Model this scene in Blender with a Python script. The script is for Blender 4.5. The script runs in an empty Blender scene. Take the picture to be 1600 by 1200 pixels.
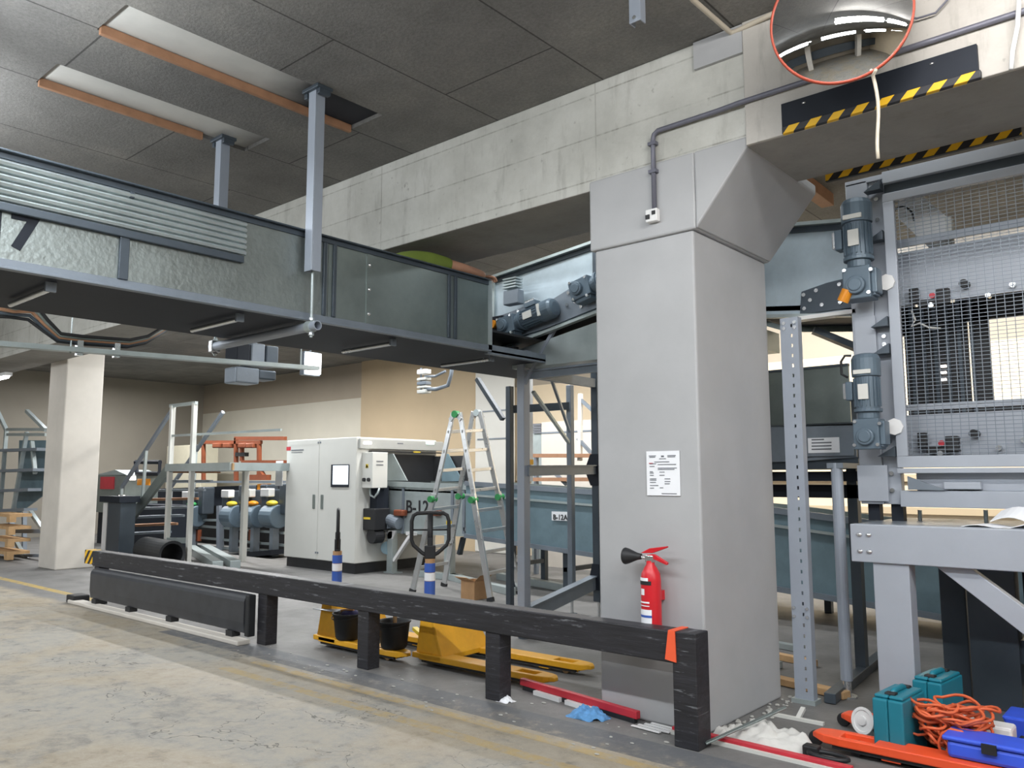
import bpy, bmesh, math, random
from mathutils import Vector as V, Matrix
random.seed(7)
sc = bpy.context.scene
col = sc.collection
# ---------------------------------------------------------------- camera (calibrated: X runs along the guard rail towards the right, Y runs away, Z up)
PIT, ROL, YAW, FPX, EYE = math.radians(6.559), math.radians(-0.114), math.radians(40.992), 1263.64, 1.6
def cam_axes():
    c, s = math.cos, math.sin
    fw = V((-s(YAW), c(YAW), 0)); rt = V((c(YAW), s(YAW), 0)); up = V((0, 0, 1))
    f2 = fw*c(PIT) + up*s(PIT); u2 = up*c(PIT) - fw*s(PIT)
    return rt*c(ROL) + u2*s(ROL), u2*c(ROL) - rt*s(ROL), f2
CR, CU, CF = cam_axes()
def at(u, v, x=None, y=None, z=None):
    """world point on the plane x=, y= or z= seen at a photograph pixel: used to measure the room"""
    r = CF + CR*((u-800)/FPX) - CU*((v-600)/FPX)
    t = x/r.x if x is not None else (y/r.y if y is not None else (z-EYE)/r.z)
    return V((0, 0, EYE)) + r*t
cam = bpy.data.cameras.new('camera'); cam.sensor_width = 36; cam.lens = 36*FPX/1600; cam.clip_end = 200
co = bpy.data.objects.new('camera', cam); col.objects.link(co); sc.camera = co
Mx = Matrix((CR, CU, -CF)).transposed().to_4x4(); Mx.translation = (0, 0, EYE); co.matrix_world = Mx
vs = sc.view_settings; sc.display_settings.display_device = 'sRGB'
vs.view_transform = 'Standard'; vs.look = 'None'; vs.gamma = 1; vs.use_curve_mapping = False; vs.exposure = 0.03

# ---------------------------------------------------------------- materials
def lin(c):
    if isinstance(c, str): c = tuple(int(c[i:i+2], 16) for i in (0, 2, 4))
    o = []
    for k in c[:3]:
        k /= 255.0; o.append(k/12.92 if k <= .04045 else ((k+.055)/1.055)**2.4)
    return (*o, 1)
class N:
    """thin wrapper for building node trees"""
    def __init__(s, name):
        s.m = bpy.data.materials.new(name); s.m.use_nodes = True; s.t = s.m.node_tree; s.b = s.t.nodes['Principled BSDF']; s.out = s.t.nodes['Material Output']
        s.tc = s.new('ShaderNodeTexCoord'); s.pos = s.new('ShaderNodeNewGeometry').outputs['Position']
    def new(s, ty, **k):
        n = s.t.nodes.new(ty)
        for a, b in k.items(): setattr(n, a, b)
        return n
    def put(s, sock, val):
        if hasattr(val, 'is_output'): s.t.links.new(val, sock)
        else: sock.default_value = val
    def noise(s, scale, detail=4, rough=.55, vec=None, dist=0):
        n = s.new('ShaderNodeTexNoise'); n.inputs['Scale'].default_value = scale; n.inputs['Detail'].default_value = detail
        n.inputs['Roughness'].default_value = rough; n.inputs['Distortion'].default_value = dist
        s.put(n.inputs['Vector'], vec if vec is not None else s.pos); return n.outputs['Fac']
    def ramp(s, fac, stops):
        n = s.new('ShaderNodeValToRGB'); e = n.color_ramp.elements
        while len(e) < len(stops): e.new(.5)
        for k, (p, c) in zip(e, stops): k.position = p; k.color = c if len(c) == 4 and not isinstance(c, str) else lin(c)
        s.put(n.inputs['Fac'], fac); return n.outputs['Color']
    def mix(s, fac, a, b, mode='MIX'):
        n = s.new('ShaderNodeMix'); n.data_type = 'RGBA'; n.blend_type = mode
        s.put(n.inputs[0], fac); s.put(n.inputs[6], a); s.put(n.inputs[7], b); return n.outputs[2]
    def math(s, op, a, b=0.0, c=0.0):
        n = s.new('ShaderNodeMath'); n.operation = op
        s.put(n.inputs[0], a); s.put(n.inputs[1], b); s.put(n.inputs[2], c); return n.outputs[0]
    def xyz(s, v=None):
        n = s.new('ShaderNodeSeparateXYZ'); s.put(n.inputs[0], v if v is not None else s.pos); return n.outputs
    def comb(s, x, y, z):
        n = s.new('ShaderNodeCombineXYZ')
        for i, k in enumerate((x, y, z)): s.put(n.inputs[i], k)
        return n.outputs[0]
    def bump(s, h, st, dist=.01):
        n = s.new('ShaderNodeBump'); n.inputs['Strength'].default_value = st; n.inputs['Distance'].default_value = dist
        s.put(n.inputs['Height'], h); s.put(s.b.inputs['Normal'], n.outputs[0])
    def set(s, **k):
        for a, b in k.items(): s.put(s.b.inputs[a.replace('_', ' ')], b)
        return s.m
W0, W1 = (0, 0, 0, 1), (1, 1, 1, 1)
def shade(c, f):
    c = lin(c); return (c[0]*f, c[1]*f, c[2]*f, 1)
def slab_mat():
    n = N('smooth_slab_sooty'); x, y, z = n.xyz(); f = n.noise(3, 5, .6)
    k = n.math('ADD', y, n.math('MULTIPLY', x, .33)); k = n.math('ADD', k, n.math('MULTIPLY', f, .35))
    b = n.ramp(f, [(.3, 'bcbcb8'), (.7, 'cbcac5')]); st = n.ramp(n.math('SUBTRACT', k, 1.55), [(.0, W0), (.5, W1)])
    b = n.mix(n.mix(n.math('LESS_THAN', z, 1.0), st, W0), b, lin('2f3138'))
    return n.set(Base_Color=b, Roughness=.85)
def plain(name, c, rough=.5, metal=0, var=.18, scale=6, bump=0, bscale=60, spec=.5, emit=None, est=1):
    n = N(name); f = n.noise(scale, 5, .6, n.tc.outputs['Object'])
    n.set(Base_Color=n.ramp(f, [(.3, shade(c, 1-var)), (.7, shade(c, 1+var))]), Roughness=rough, Metallic=metal)
    n.b.inputs['Specular IOR Level'].default_value = spec
    if bump: n.bump(n.noise(bscale, 3, .5, n.tc.outputs['Object']), bump, .004)
    if emit: n.b.inputs['Emission Color'].default_value = lin(emit); n.b.inputs['Emission Strength'].default_value = est
    return n.m
M = {}
def ceiling_mat():
    n = N('woodwool_board'); x, y, z = n.xyz()
    br = n.new('ShaderNodeTexBrick', offset=.5); br.inputs['Scale'].default_value = 1; br.inputs['Mortar Size'].default_value = .007
    br.inputs['Brick Width'].default_value = 2.1; br.inputs['Row Height'].default_value = 1.05; br.inputs['Bias'].default_value = 0
    br.inputs['Color1'].default_value = (.85, .85, .85, 1); br.inputs['Color2'].default_value = W1; br.inputs['Mortar'].default_value = (.32, .32, .32, 1)
    n.put(br.inputs['Vector'], n.comb(n.math('ADD', y, 20.0), n.math('ADD', x, 4.28+42), 0.0))
    f1 = n.noise(38, 4, .75); f2 = n.noise(1.1, 5, .65)
    base = n.ramp(f2, [(.25, '6d6c6a'), (.5, '838280'), (.72, '96948f')])
    base = n.mix(n.ramp(f1, [(.35, W0), (.75, W1)]), n.mix(.4, base, lin('45443f')), base)
    base = n.mix(1.0, base, br.outputs['Color'], 'MULTIPLY')
    n.bump(f1, .6, .01)
    return n.set(Base_Color=base, Roughness=.95)
M['ceil'] = ceiling_mat()
def beam_mat(name, lo, mi, hi, joints=True, tint=None):
    n = N(name); x, y, z = n.xyz()
    f = n.noise(1.3, 6, .7); g = n.noise(14, 4, .6); st = n.noise(2.2, 5, .7, n.comb(n.math('MULTIPLY', x, 3.0), n.math('MULTIPLY', y, 3.0), n.math('MULTIPLY', z, .6)))
    base = n.ramp(f, [(.28, lo), (.5, mi), (.72, hi)])
    base = n.mix(n.ramp(st, [(.55, W0), (.8, (.5, .5, .5, 1))]), base, lin('6f6c66'))
    base = n.mix(n.ramp(g, [(.66, W0), (.76, (.6, .6, .6, 1))]), base, lin('7d7b76'))
    h = g
    if joints:
        br = n.new('ShaderNodeTexBrick', offset=.0); br.inputs['Scale'].default_value = 1; br.inputs['Mortar Size'].default_value = .006
        br.inputs['Brick Width'].default_value = 2.45; br.inputs['Row Height'].default_value = .33
        br.inputs['Color1'].default_value = W1; br.inputs['Color2'].default_value = (.9, .9, .9, 1); br.inputs['Mortar'].default_value = (.45, .44, .42, 1)
        n.put(br.inputs['Vector'], n.comb(n.math('ADD', n.math('ADD', x, y), 3.3-4.75+49), n.math('ADD', z, .18), 0.0))
        base = n.mix(n.ramp(st, [(.35, (.05,)*3+(1,)), (.6, (.7,)*3+(1,))]), base, br.outputs['Color'], 'MULTIPLY')
    n.bump(h, .35, .01)
    return n.set(Base_Color=base, Roughness=.85)
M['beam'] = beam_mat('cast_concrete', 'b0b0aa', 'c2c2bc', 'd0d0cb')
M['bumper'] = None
M['soffit'] = beam_mat('shade_toned_concrete', '7f7d79', '8d8b87', '9a9893', False)  # darker copy of the beam concrete, underside shade put into its colour
M['colpaint'] = plain('column_grey_paint', 'aaabad', .55, 0, .05, 2.5, .12, 30)
M['facing'] = beam_mat('pale_beam_facing', 'b0aca6', 'bab6b0', 'c6c2bc', False)
M['pillar'] = plain('pillar_cream_paint', 'cfc9c0', .6, 0, .07, 2, .1, 20)
def floor_mat():
    n = N('worn_concrete_floor'); x, y, z = n.xyz()
    big = n.noise(.55, 6, .65, dist=.6); mid = n.noise(2.1, 6, .7, dist=.4); fine = n.noise(22, 4, .7); pat = n.noise(1.0, 7, .6, n.comb(n.math('ADD', x, 31.0), n.math('MULTIPLY', y, 1.6), 0.0), .5)
    road = n.ramp(big, [(.3, '857a68'), (.42, '958a77'), (.55, '8c8a84'), (.75, '9b978e')])
    road = n.mix(n.ramp(pat, [(.55, W0), (.6, (.75, .75, .75, 1)), (.72, (.4, .4, .4, 1))]), road, lin('74736f'))
    road = n.mix(n.ramp(mid, [(.6, W0), (.78, (.65, .65, .65, 1))]), road, lin('78684d'))
    road = n.mix(n.ramp(mid, [(.24, (.8, .8, .8, 1)), (.36, W0)]), road, lin('a9a7a2'))
    grit = n.noise(7, 8, .75); spec = n.noise(55, 3, .6); crk = n.math('ABSOLUTE', n.math('SUBTRACT', n.noise(.9, 5, .6, n.comb(n.math('ADD', x, 9.0), n.math('ADD', y, 3.0), 0.0), .3), .5))
    road = n.mix(n.ramp(grit, [(.42, W0), (.62, (.7, .7, .7, 1))]), road, lin('a39a8b'))
    road = n.mix(n.ramp(grit, [(.3, (.75, .75, .75, 1)), (.44, W0)]), road, lin('69645c'))
    road = n.mix(n.ramp(spec, [(.66, W0), (.74, (.7, .7, .7, 1))]), road, lin('c2beb5'))
    road = n.mix(n.math('MULTIPLY', n.math('LESS_THAN', crk, .0025), n.ramp(big, [(.45, W0), (.55, (.8, .8, .8, 1))])), road, lin('4a4844'))
    bay = n.ramp(mid, [(.3, '646361'), (.5, '706f6e'), (.7, '7b7a78')])
    edge = n.math('ADD', y, n.math('MULTIPLY', n.math('SUBTRACT', mid, .5), .35))
    isbay = n.ramp(n.math('SUBTRACT', edge, 3.85), [(.35, W0), (.5, W1)])
    c = n.mix(isbay, road, bay)
    def stripe(c, y0, w, slope, colr, lo, hi, amt, x0=-99, x1=99):
        yy = n.math('ABSOLUTE', n.math('SUBTRACT', n.math('ADD', y, n.math('MULTIPLY', x, slope)), y0))
        m = n.math('LESS_THAN', yy, w)
        m = n.math('MULTIPLY', m, n.math('GREATER_THAN', x, x0)); m = n.math('MULTIPLY', m, n.math('LESS_THAN', x, x1))
        wn = n.noise(9, 5, .7)
        m = n.math('MULTIPLY', m, n.ramp(wn, [(lo, W0), (hi, (amt, amt, amt, 1))]))
        return n.mix(m, c, lin(colr))
    c = stripe(c, 4.28, .15, -.0, '585b60', .25, .5, .85, -8.5)
    c = stripe(c, 4.03, .045, -.04+.04, 'a88f57', .36, .56, .7, -6.5)
    c = stripe(c, 3.74, .05, 0, 'a88f57', .36, .56, .65, -6.5)
    c = stripe(c, 4.62, .06, 0, 'b0964f', .3, .5, .85, -30, -11.3)
    c = n.mix(n.ramp(fine, [(.62, W0), (.8, (.55, .55, .55, 1))]), c, lin('64625f'))
    n.bump(n.math('ADD', fine, n.math('MULTIPLY', pat, 2.0)), .35, .012)
    return n.set(Base_Color=c, Roughness=n.ramp(big, [(.3, (.5,)*3+(1,)), (.7, (.75,)*3+(1,))]))
M['floor'] = floor_mat()
def wall_mat(name, c, up=None, z0=3.7):
    n = N(name); x, y, z = n.xyz(); f = n.noise(.8, 4, .6)
    b = n.ramp(f, [(.3, shade(c, .94)), (.7, shade(c, 1.05))])
    return n.set(Base_Color=b, Roughness=.75)
M['wallside'] = wall_mat('grey_cream_wall_paint', '8f8a80'); M['wallwhite'] = wall_mat('cream_wall_paint', 'c9c5b8'); M['walltan'] = wall_mat('tan_wall_paint', 'b9a78b'); M['wallbrown'] = wall_mat('taupe_paint_and_shade', 'a49a8b'); M['wallfar'] = wall_mat('pale_wall_paint', 'dccbb0')  # taupe also serves as painted shade at the top of the back wall
def steel(name, c, rough, metal, wav=0, wscale=8, var=.12):
    n = N(name); o = n.tc.outputs['Object']; f = n.noise(3, 6, .7, o); g = n.noise(wscale, 3, .5, o)
    n.set(Base_Color=n.ramp(f, [(.3, shade(c, 1-var)), (.7, shade(c, 1+var))]), Metallic=metal, Roughness=n.ramp(f, [(.25, (rough*.8,)*3+(1,)), (.75, (rough*1.2,)*3+(1,))]))
    if wav: n.bump(g, wav, .01)
    return n.m
M['galv'] = steel('dull_galvanised_sheet', '8a9291', .4, .75, .35, 28)
M['galvflat'] = steel('grey_green_sheet', '87918f', .34, .65, .05, 5)
M['galvlight'] = steel('pale_galvanised', 'a9b3b4', .4, .45, .06, 9)
M['dark'] = steel('dark_blue_grey_steel', '49525b', .42, .35)
M['darker'] = plain('charcoal_blue_steel', '20252e', .6, 0, .12, 3, spec=.25)
M['palepanel'] = steel('pale_blue_sheet', 'b4c2cb', .35, .25, .04, 6)
M['mid'] = steel('mid_blue_grey_steel', '7b848e', .42, .25)
M['grey'] = steel('silver_grey_paint', 'a3a9b3', .42, .1, 0, 8, .04)
M['post'] = steel('pale_blue_grey_paint', '98a0ac', .42, .1, 0, 8, .05)
M['alu'] = steel('brushed_aluminium', 'c9cbcc', .3, .8)
M['chrome'] = steel('bright_zinc', 'd5d8da', .25, .9)
M['motor'] = steel('blue_grey_motor_paint', '5b6b78', .42, .15)
M['bumper'] = plain('worn_black_bumper', '34363b', .38, 0, .2)
M['black'] = plain('matt_black', '1f2023', .55, 0, .2)
M['rubber'] = plain('black_rubber', '222427', .6, 0, .2)
def rail_mat():
    n = N('scuffed_black_timber'); o = n.tc.outputs['Object']; x, y, z = n.xyz(o)
    v = n.comb(n.math('MULTIPLY', x, 1.2), n.math('MULTIPLY', y, 9.0), n.math('MULTIPLY', z, 22.0))
    f = n.noise(2.0, 6, .7, v); g = n.noise(1.3, 4, .7, n.comb(n.math('MULTIPLY', x, 3.0), y, n.math('MULTIPLY', z, 26.0)))
    b = n.ramp(f, [(.3, '1d1d20'), (.55, '2a2a2f'), (.72, '3b3b42')])
    b = n.mix(n.ramp(g, [(.6, W0), (.68, (.6, .6, .6, 1))]), b, lin('8a8d93'))
    n.bump(f, .4, .008); return n.set(Base_Color=b, Roughness=.5)
M['rail'] = rail_mat()
M['yellow'] = plain('yellow_truck_paint', 'e0a526', .42, 0, .12, 5)
M['orange'] = plain('orange_paint', '7d4229', .5, 0, .12)
M['rimred'] = plain('dull_red_rim', 'a8452f', .45, 0, .08)
M['rustorange'] = plain('red_orange_truck_paint', 'e5532c', .45, 0, .08)
M['red'] = plain('red_enamel', 'c8202b', .32, 0, .06)
M['redflat'] = plain('red_plastic', 'bd2f3c', .45, 0, .1)
M['white'] = plain('white_plastic', 'e2e2e2', .45, 0, .03)
M['paper'] = plain('white_paper', 'eceef2', .7, 0, .02)
M['ink'] = plain('grey_ink', '6a6d74', .7, 0, .05)
M['bluelabel'] = plain('blue_ink', '3b5fb4', .5, 0, .05)
M['cab'] = plain('light_grey_cabinet', 'cfcfca', .42, 0, .025, 2)
M['cabside'] = M['cab']
M['cabband'] = plain('mid_grey_cabinet_band', 'a5a6a3', .45, 0, .03)
M['screen'] = plain('lit_screen', 'dfe9f2', .3, 0, .02, emit='dfeaf5', est=.8)
M['lamp'] = plain('lamp_glow', 'ffffff', .5, 0, 0, emit='ffffff', est=14)
M['lampsmall'] = plain('small_lamp_glow', 'fff3ea', .5, 0, 0, emit='fff6ee', est=5)
M['lampgreen'] = plain('green_lamp_glow', 'd8fff0', .5, 0, 0, emit='d5fff0', est=4)
M['teal'] = plain('teal_plastic', '1c7487', .42, 0, .06)
M['bluepl'] = plain('blue_plastic', '3759d6', .4, 0, .08)
M['rag'] = plain('blue_rag', '5b8fc0', .9, 0, .3, 25)
M['cloth'] = plain('white_cloth', 'c6c5c1', .95, 0, .1, 12)
M['wood'] = plain('raw_timber', 'b98a5f', .75, 0, .2, 9)
M['batten'] = plain('warm_timber', '9c7458', .75, 0, .15, 9)
M['palletwood'] = plain('pale_pallet_timber', 'bd9a70', .8, 0, .15, 9)
M['card'] = plain('cardboard', 'b38d66', .85, 0, .1)
M['slotslab'] = slab_mat()
M['slab'] = plain('smooth_slab', 'a9a8a3', .85, 0, .06, 3)
M['soot'] = plain('soot', '35363b', .9, 0, .3)
M['hiviz'] = plain('green_hi_vis', '6d7f33', .8, 0, .1)
M['skin'] = plain('skin', 'b98a70', .55, 0, .06)
M['hair'] = plain('brown_hair', '3a2a22', .8, 0, .2)
M['cord'] = plain('orange_cord', 'd2623a', .5, 0, .1)
M['amber'] = plain('amber_plastic', 'd98a1c', .4, 0, .08)
M['green'] = plain('green_plastic', '2f8a4c', .5, 0, .08)
M['yellowsticker'] = plain('yellow_sticker', 'e2c53a', .5, 0, .05)
M['orangetape'] = plain('orange_tape', 'f0603a', .5, 0, .05)
M['bluegrey'] = plain('worn_blue_sheet', '6f8690', .5, .2, .1)
M['creamcond'] = plain('cream_conduit', 'bdb4a4', .5, 0, .06)
M['conduit'] = plain('grey_conduit', '6b6c78', .45, .2, .06)
def hazard():
    n = N('yellow_black_hazard'); x, y, z = n.xyz()
    f = n.math('FRACT', n.math('MULTIPLY', n.math('ADD', n.math('ADD', x, n.math('MULTIPLY', z, -.9)), n.math('MULTIPLY', y, .4)), 7.4))
    return n.set(Base_Color=n.mix(n.math('GREATER_THAN', f, .5), lin('25262b'), lin('e6b422')), Roughness=.5)
M['hazard'] = hazard()
def mirror():
    n = N('convex_mirror_face'); return n.set(Base_Color=(.86, .88, .9, 1), Metallic=1.0, Roughness=.015)
M['mirror'] = mirror()

# ---------------------------------------------------------------- mesh building
class MB:
    def __init__(s, T=None): s.v = []; s.f = []; s.mi = []; s.T = T; s.cur = 0
    def add(s, vs, fs):
        o = len(s.v)
        for p in vs: s.v.append(s.T @ V(p) if s.T else V(p))
        for f in fs: s.f.append([i+o for i in f]); s.mi.append(s.cur)
        return s
    def box(s, a, b):
        (x0, y0, z0), (x1, y1, z1) = a, b
        return s.add([(x0,y0,z0),(x1,y0,z0),(x1,y1,z0),(x0,y1,z0),(x0,y0,z1),(x1,y0,z1),(x1,y1,z1),(x0,y1,z1)],
                     [(0,3,2,1),(4,5,6,7),(0,1,5,4),(1,2,6,5),(2,3,7,6),(3,0,4,7)])
    def bar(s, p, q, w, h, up=(0, 0, 1)):
        p, q, up = V(p), V(q), V(up); d = (q-p).normalized(); sd = d.cross(up)
        if sd.length < 1e-4: sd = d.cross(V((0, 1, 0)))
        sd.normalize(); u = sd.cross(d).normalized(); sd = sd*(w/2); u = u*(h/2)
        vs = [p-sd-u, p+sd-u, p+sd+u, p-sd+u, q-sd-u, q+sd-u, q+sd+u, q-sd+u]
        return s.add(vs, [(0,1,2,3),(7,6,5,4),(0,4,5,1),(1,5,6,2),(2,6,7,3),(3,7,4,0)])
    def cyl(s, p, q, r, r2=None, n=16, caps=True):
        p, q = V(p), V(q); r2 = r if r2 is None else r2; d = (q-p).normalized()
        a = d.orthogonal().normalized(); b = d.cross(a); vs = []
        for c, rr in ((p, r), (q, r2)):
            for i in range(n):
                t = 2*math.pi*i/n; vs.append(c + a*(rr*math.cos(t)) + b*(rr*math.sin(t)))
        fs = [(i, (i+1) % n, n+(i+1) % n, n+i) for i in range(n)]
        if caps: fs += [tuple(range(n-1, -1, -1)), tuple(range(n, 2*n))]
        return s.add(vs, fs)
    def tube(s, pts, r, n=8, closed=False):
        pts = [V(p) for p in pts]; m = len(pts); vs = []; a = None
        for i, p in enumerate(pts):
            if closed: d = pts[(i+1) % m]-pts[i-1]
            else: d = pts[min(i+1, m-1)]-pts[max(i-1, 0)]
            d = d.normalized() if d.length > 1e-9 else V((0, 0, 1))
            a = d.orthogonal() if a is None else a - d*a.dot(d)
            if a.length < 1e-6: a = d.orthogonal()
            a.normalize(); b = d.cross(a)
            for k in range(n):
                t = 2*math.pi*k/n; vs.append(p + (a*math.cos(t)+b*math.sin(t))*r)
        fs = [(i*n+k, i*n+(k+1) % n, ((i+1) % m)*n+(k+1) % n, ((i+1) % m)*n+k) for i in range(m if closed else m-1) for k in range(n)]
        if not closed: fs += [tuple(range(n-1, -1, -1)), tuple(range((m-1)*n, m*n))]
        return s.add(vs, fs)
    def prism(s, poly, vec):
        n = len(poly); vec = V(vec); vs = [V(p) for p in poly] + [V(p)+vec for p in poly]
        return s.add(vs, [tuple(range(n-1, -1, -1)), tuple(range(n, 2*n))] + [(i, (i+1) % n, n+(i+1) % n, n+i) for i in range(n)])
    def lathe(s, prof, o=(0, 0, 0), ax=(0, 0, 1), n=24, capa=True, capb=True):
        ax = V(ax).normalized(); a = ax.orthogonal().normalized(); b = ax.cross(a); o = V(o); vs = []
        for r, h in prof:
            for i in range(n):
                t = 2*math.pi*i/n; vs.append(o + ax*h + (a*math.cos(t)+b*math.sin(t))*r)
        m = len(prof)
        fs = [(j*n+i, j*n+(i+1) % n, (j+1)*n+(i+1) % n, (j+1)*n+i) for j in range(m-1) for i in range(n)]
        if capa: fs.append(tuple(range(n-1, -1, -1)))
        if capb: fs.append(tuple(range((m-1)*n, m*n)))
        return s.add(vs, fs)
    def ball(s, c, r, nu=14, nv=8):
        r = (r, r, r) if not hasattr(r, '__len__') else r
        vs = []; fs = []
        for j in range(nv+1):
            ph = math.pi*j/nv
            for i in range(nu):
                t = 2*math.pi*i/nu; vs.append((c[0]+r[0]*math.sin(ph)*math.cos(t), c[1]+r[1]*math.sin(ph)*math.sin(t), c[2]+r[2]*math.cos(ph)))
        for j in range(nv):
            for i in range(nu): fs.append((j*nu+i, (j+1)*nu+i, (j+1)*nu+(i+1) % nu, j*nu+(i+1) % nu))
        return s.add(vs, fs)
    def grid(s, fn, nu, nv):
        vs = [fn(i/nu, j/nv) for j in range(nv+1) for i in range(nu+1)]
        return s.add(vs, [(j*(nu+1)+i, j*(nu+1)+i+1, (j+1)*(nu+1)+i+1, (j+1)*(nu+1)+i) for j in range(nv) for i in range(nu)])
ORG = {}
def build(name, mb, mats, parent=None, bevel=0, smooth=False, recalc=True, seg=2):
    me = bpy.data.meshes.new(name); o = bpy.data.objects.new(name, me); col.objects.link(o)
    off = V((0, 0, 0))
    if parent is not None: o.parent = parent; off = ORG.get(parent.name, V((0, 0, 0)))
    ORG[o.name] = off
    bm = bmesh.new(); vs = [bm.verts.new(p-off) for p in mb.v]
    for f, k in zip(mb.f, mb.mi):
        if len(set(f)) < 3: continue
        try: fc = bm.faces.new([vs[i] for i in f]); fc.material_index = k; fc.smooth = smooth
        except ValueError: pass
    bmesh.ops.remove_doubles(bm, verts=bm.verts, dist=1e-6) if smooth else None
    if recalc: bmesh.ops.recalc_face_normals(bm, faces=bm.faces)
    bm.to_mesh(me); bm.free()
    for m in (mats if isinstance(mats, (list, tuple)) else [mats]): me.materials.append(M[m] if isinstance(m, str) else m)
    if bevel:
        b = o.modifiers.new('bevel', 'BEVEL'); b.width = bevel; b.segments = seg; b.limit_method = 'ANGLE'; b.angle_limit = .6
    return o
def tag(o, label, cat, group=None):
    o['label'] = label; o['category'] = cat
    if group: o['group'] = group
    return o
def thing(name, loc, label, cat, group=None, local=False, rz=0):
    o = bpy.data.objects.new(name, None); col.objects.link(o); o.location = loc; o.rotation_euler = (0, 0, rz); o.empty_display_size = .1
    ORG[o.name] = V((0, 0, 0)) if local else V(loc)
    return tag(o, label, cat, group)
def solo(name, mb, mats, label, cat, group=None, **k):
    """a thing that is one mesh, its origin at its base"""
    lo = V((sum(p.x for p in mb.v)/len(mb.v), sum(p.y for p in mb.v)/len(mb.v), min(p.z for p in mb.v)))
    for i, p in enumerate(mb.v): mb.v[i] = p-lo
    o = build(name, mb, mats, None, **k); o.location = lo; return tag(o, label, cat, group)
def struct(name, mb, mats, label=None, **k):
    o = build(name, mb, mats, None, **k); o['kind'] = 'structure'
    if label: o['label'] = label
    return o
def clone(o, parent=None):
    c = o.copy(); col.objects.link(c)
    if parent is not None: c.parent = parent
    ORG[c.name] = ORG.get(o.name, V((0, 0, 0)))
    for ch in list(o.children): clone(ch, c)
    return c
def text(name, s, size, org, xd, yd, m, parent=None, bold=.0, depth=.002):
    cu = bpy.data.curves.new('t', 'FONT'); cu.body = s; cu.size = size; cu.extrude = depth; cu.offset = bold; cu.resolution_u = 3
    t = bpy.data.objects.new('t', cu); me = bpy.data.meshes.new_from_object(t); bpy.data.objects.remove(t)
    xd, yd = V(xd).normalized(), V(yd).normalized(); zd = xd.cross(yd)
    T = Matrix((xd, yd, zd)).transposed().to_4x4(); T.translation = V(org) - ORG.get(parent.name, V((0,0,0))) if parent else V(org)
    me.transform(T); me.materials.clear(); me.materials.append(M[m])
    o = bpy.data.objects.new(name, me); col.objects.link(o)
    if parent: o.parent = parent; ORG[o.name] = ORG[parent.name]
    return o
X, Y, Z = V((1, 0, 0)), V((0, 1, 0)), V((0, 0, 1))
def skin(name, verts, edges, radii, mats, parent=None, sub=2, facemat=None):
    me = bpy.data.meshes.new(name); off = ORG.get(parent.name, V((0,0,0))) if parent else V((0,0,0))
    me.from_pydata([V(v)-off for v in verts], edges, []); o = bpy.data.objects.new(name, me); col.objects.link(o); ORG[o.name] = off
    if parent: o.parent = parent
    m = o.modifiers.new('skin', 'SKIN'); m.use_smooth_shade = True
    for i, r in enumerate(radii):
        sv = me.skin_vertices[0].data[i]; sv.radius = (r, r) if not hasattr(r, '__len__') else r; sv.use_root = (i == 0)
    s = o.modifiers.new('sub', 'SUBSURF'); s.levels = sub; s.render_levels = sub
    me.materials.append(M[mats]); return o
# ---------------------------------------------------------------- the setting
CZ, BZ, BY0, BY1 = 4.53, 3.70, 4.75, 5.58
struct('floor', MB().grid(lambda u, v: (-26+36*u, -9+23*v, 0), 8, 8), 'floor', recalc=False)
SD = .035
def ceiling():
    m = MB(); xs = [-26, -6.43, -6.02, -5.35, -4.92, 10]; ys = [-9, 2.0, 3.72, 4.06, 14]
    holes = {(1, 1), (3, 1), (3, 2)}
    for i in range(5):
        for j in range(4):
            if (i, j) in holes: continue
            a, b, c, d = xs[i], xs[i+1], ys[j], ys[j+1]
            m.add([(a,c,CZ),(a,d,CZ),(b,d,CZ),(b,c,CZ)], [(0,1,2,3)])
    m.cur = 2
    for (a, b, c, d) in ((-6.43, -6.02, 2.0, 3.72), (-5.35, -4.92, 2.0, 4.06)):     # sides of the two slots left open in the boards
        for p, q in (((a,c),(b,c)), ((b,c),(b,d)), ((b,d),(a,d)), ((a,d),(a,c))):
            m.add([(p[0],p[1],CZ),(q[0],q[1],CZ),(q[0],q[1],CZ+SD),(p[0],p[1],CZ+SD)], [(0,1,2,3)])
    m.cur = 1; m.add([(-26,-9,CZ+SD),(-26,14,CZ+SD),(10,14,CZ+SD),(10,-9,CZ+SD)], [(0,1,2,3)])
    struct('ceiling', m, ['ceil', 'slotslab', 'ceil'], recalc=False)
ceiling()
mb = MB(); mb.box((-24.6, 13, 0), (-16.28, 13.3, 3.62)); mb.cur = 3; mb.box((-24.6, 13, 3.62), (-16.28, 13.3, CZ)); mb.cur = 1; mb.box((-16.28, 12.9, 0), (-11.6, 13.3, CZ)); mb.cur = 2; mb.box((-11.6, 13, 0), (10, 13.3, 3.5)); mb.cur = 3; mb.box((-11.6, 13, 3.5), (10, 13.3, CZ))  # taupe upper left band paints in the shade above the lamps' cutoff
struct('wall_back', mb, ['wallwhite', 'walltan', 'wallfar', 'wallbrown'])
struct('wall_left', MB().box((-24.8, -9, 0), (-24.4, 13, CZ)), 'wallside')
struct('wall_right', MB().box((9.5, -9, 0), (9.8, 13, CZ)), 'wallfar')
struct('wall_front', MB().box((-24.4, -9.2, 0), (9.5, -8.9, CZ)), 'wallbrown')
struct('front_beam', MB().box((-24.4, -6.8, BZ), (9.5, -6, CZ)), 'soffit')
for x in (-11.5, -3.5, 4.5): struct('front_pillar', MB().box((x, -6.8, 0), (x+.8, -6, BZ)), 'pillar')
struct('front_conveyor_band', MB().box((-24.4, -7.6, 1.2), (9.5, -7.2, 2.6)), 'dark')  # unseen dark conveyor band, added for the mirror to reflect
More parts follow.
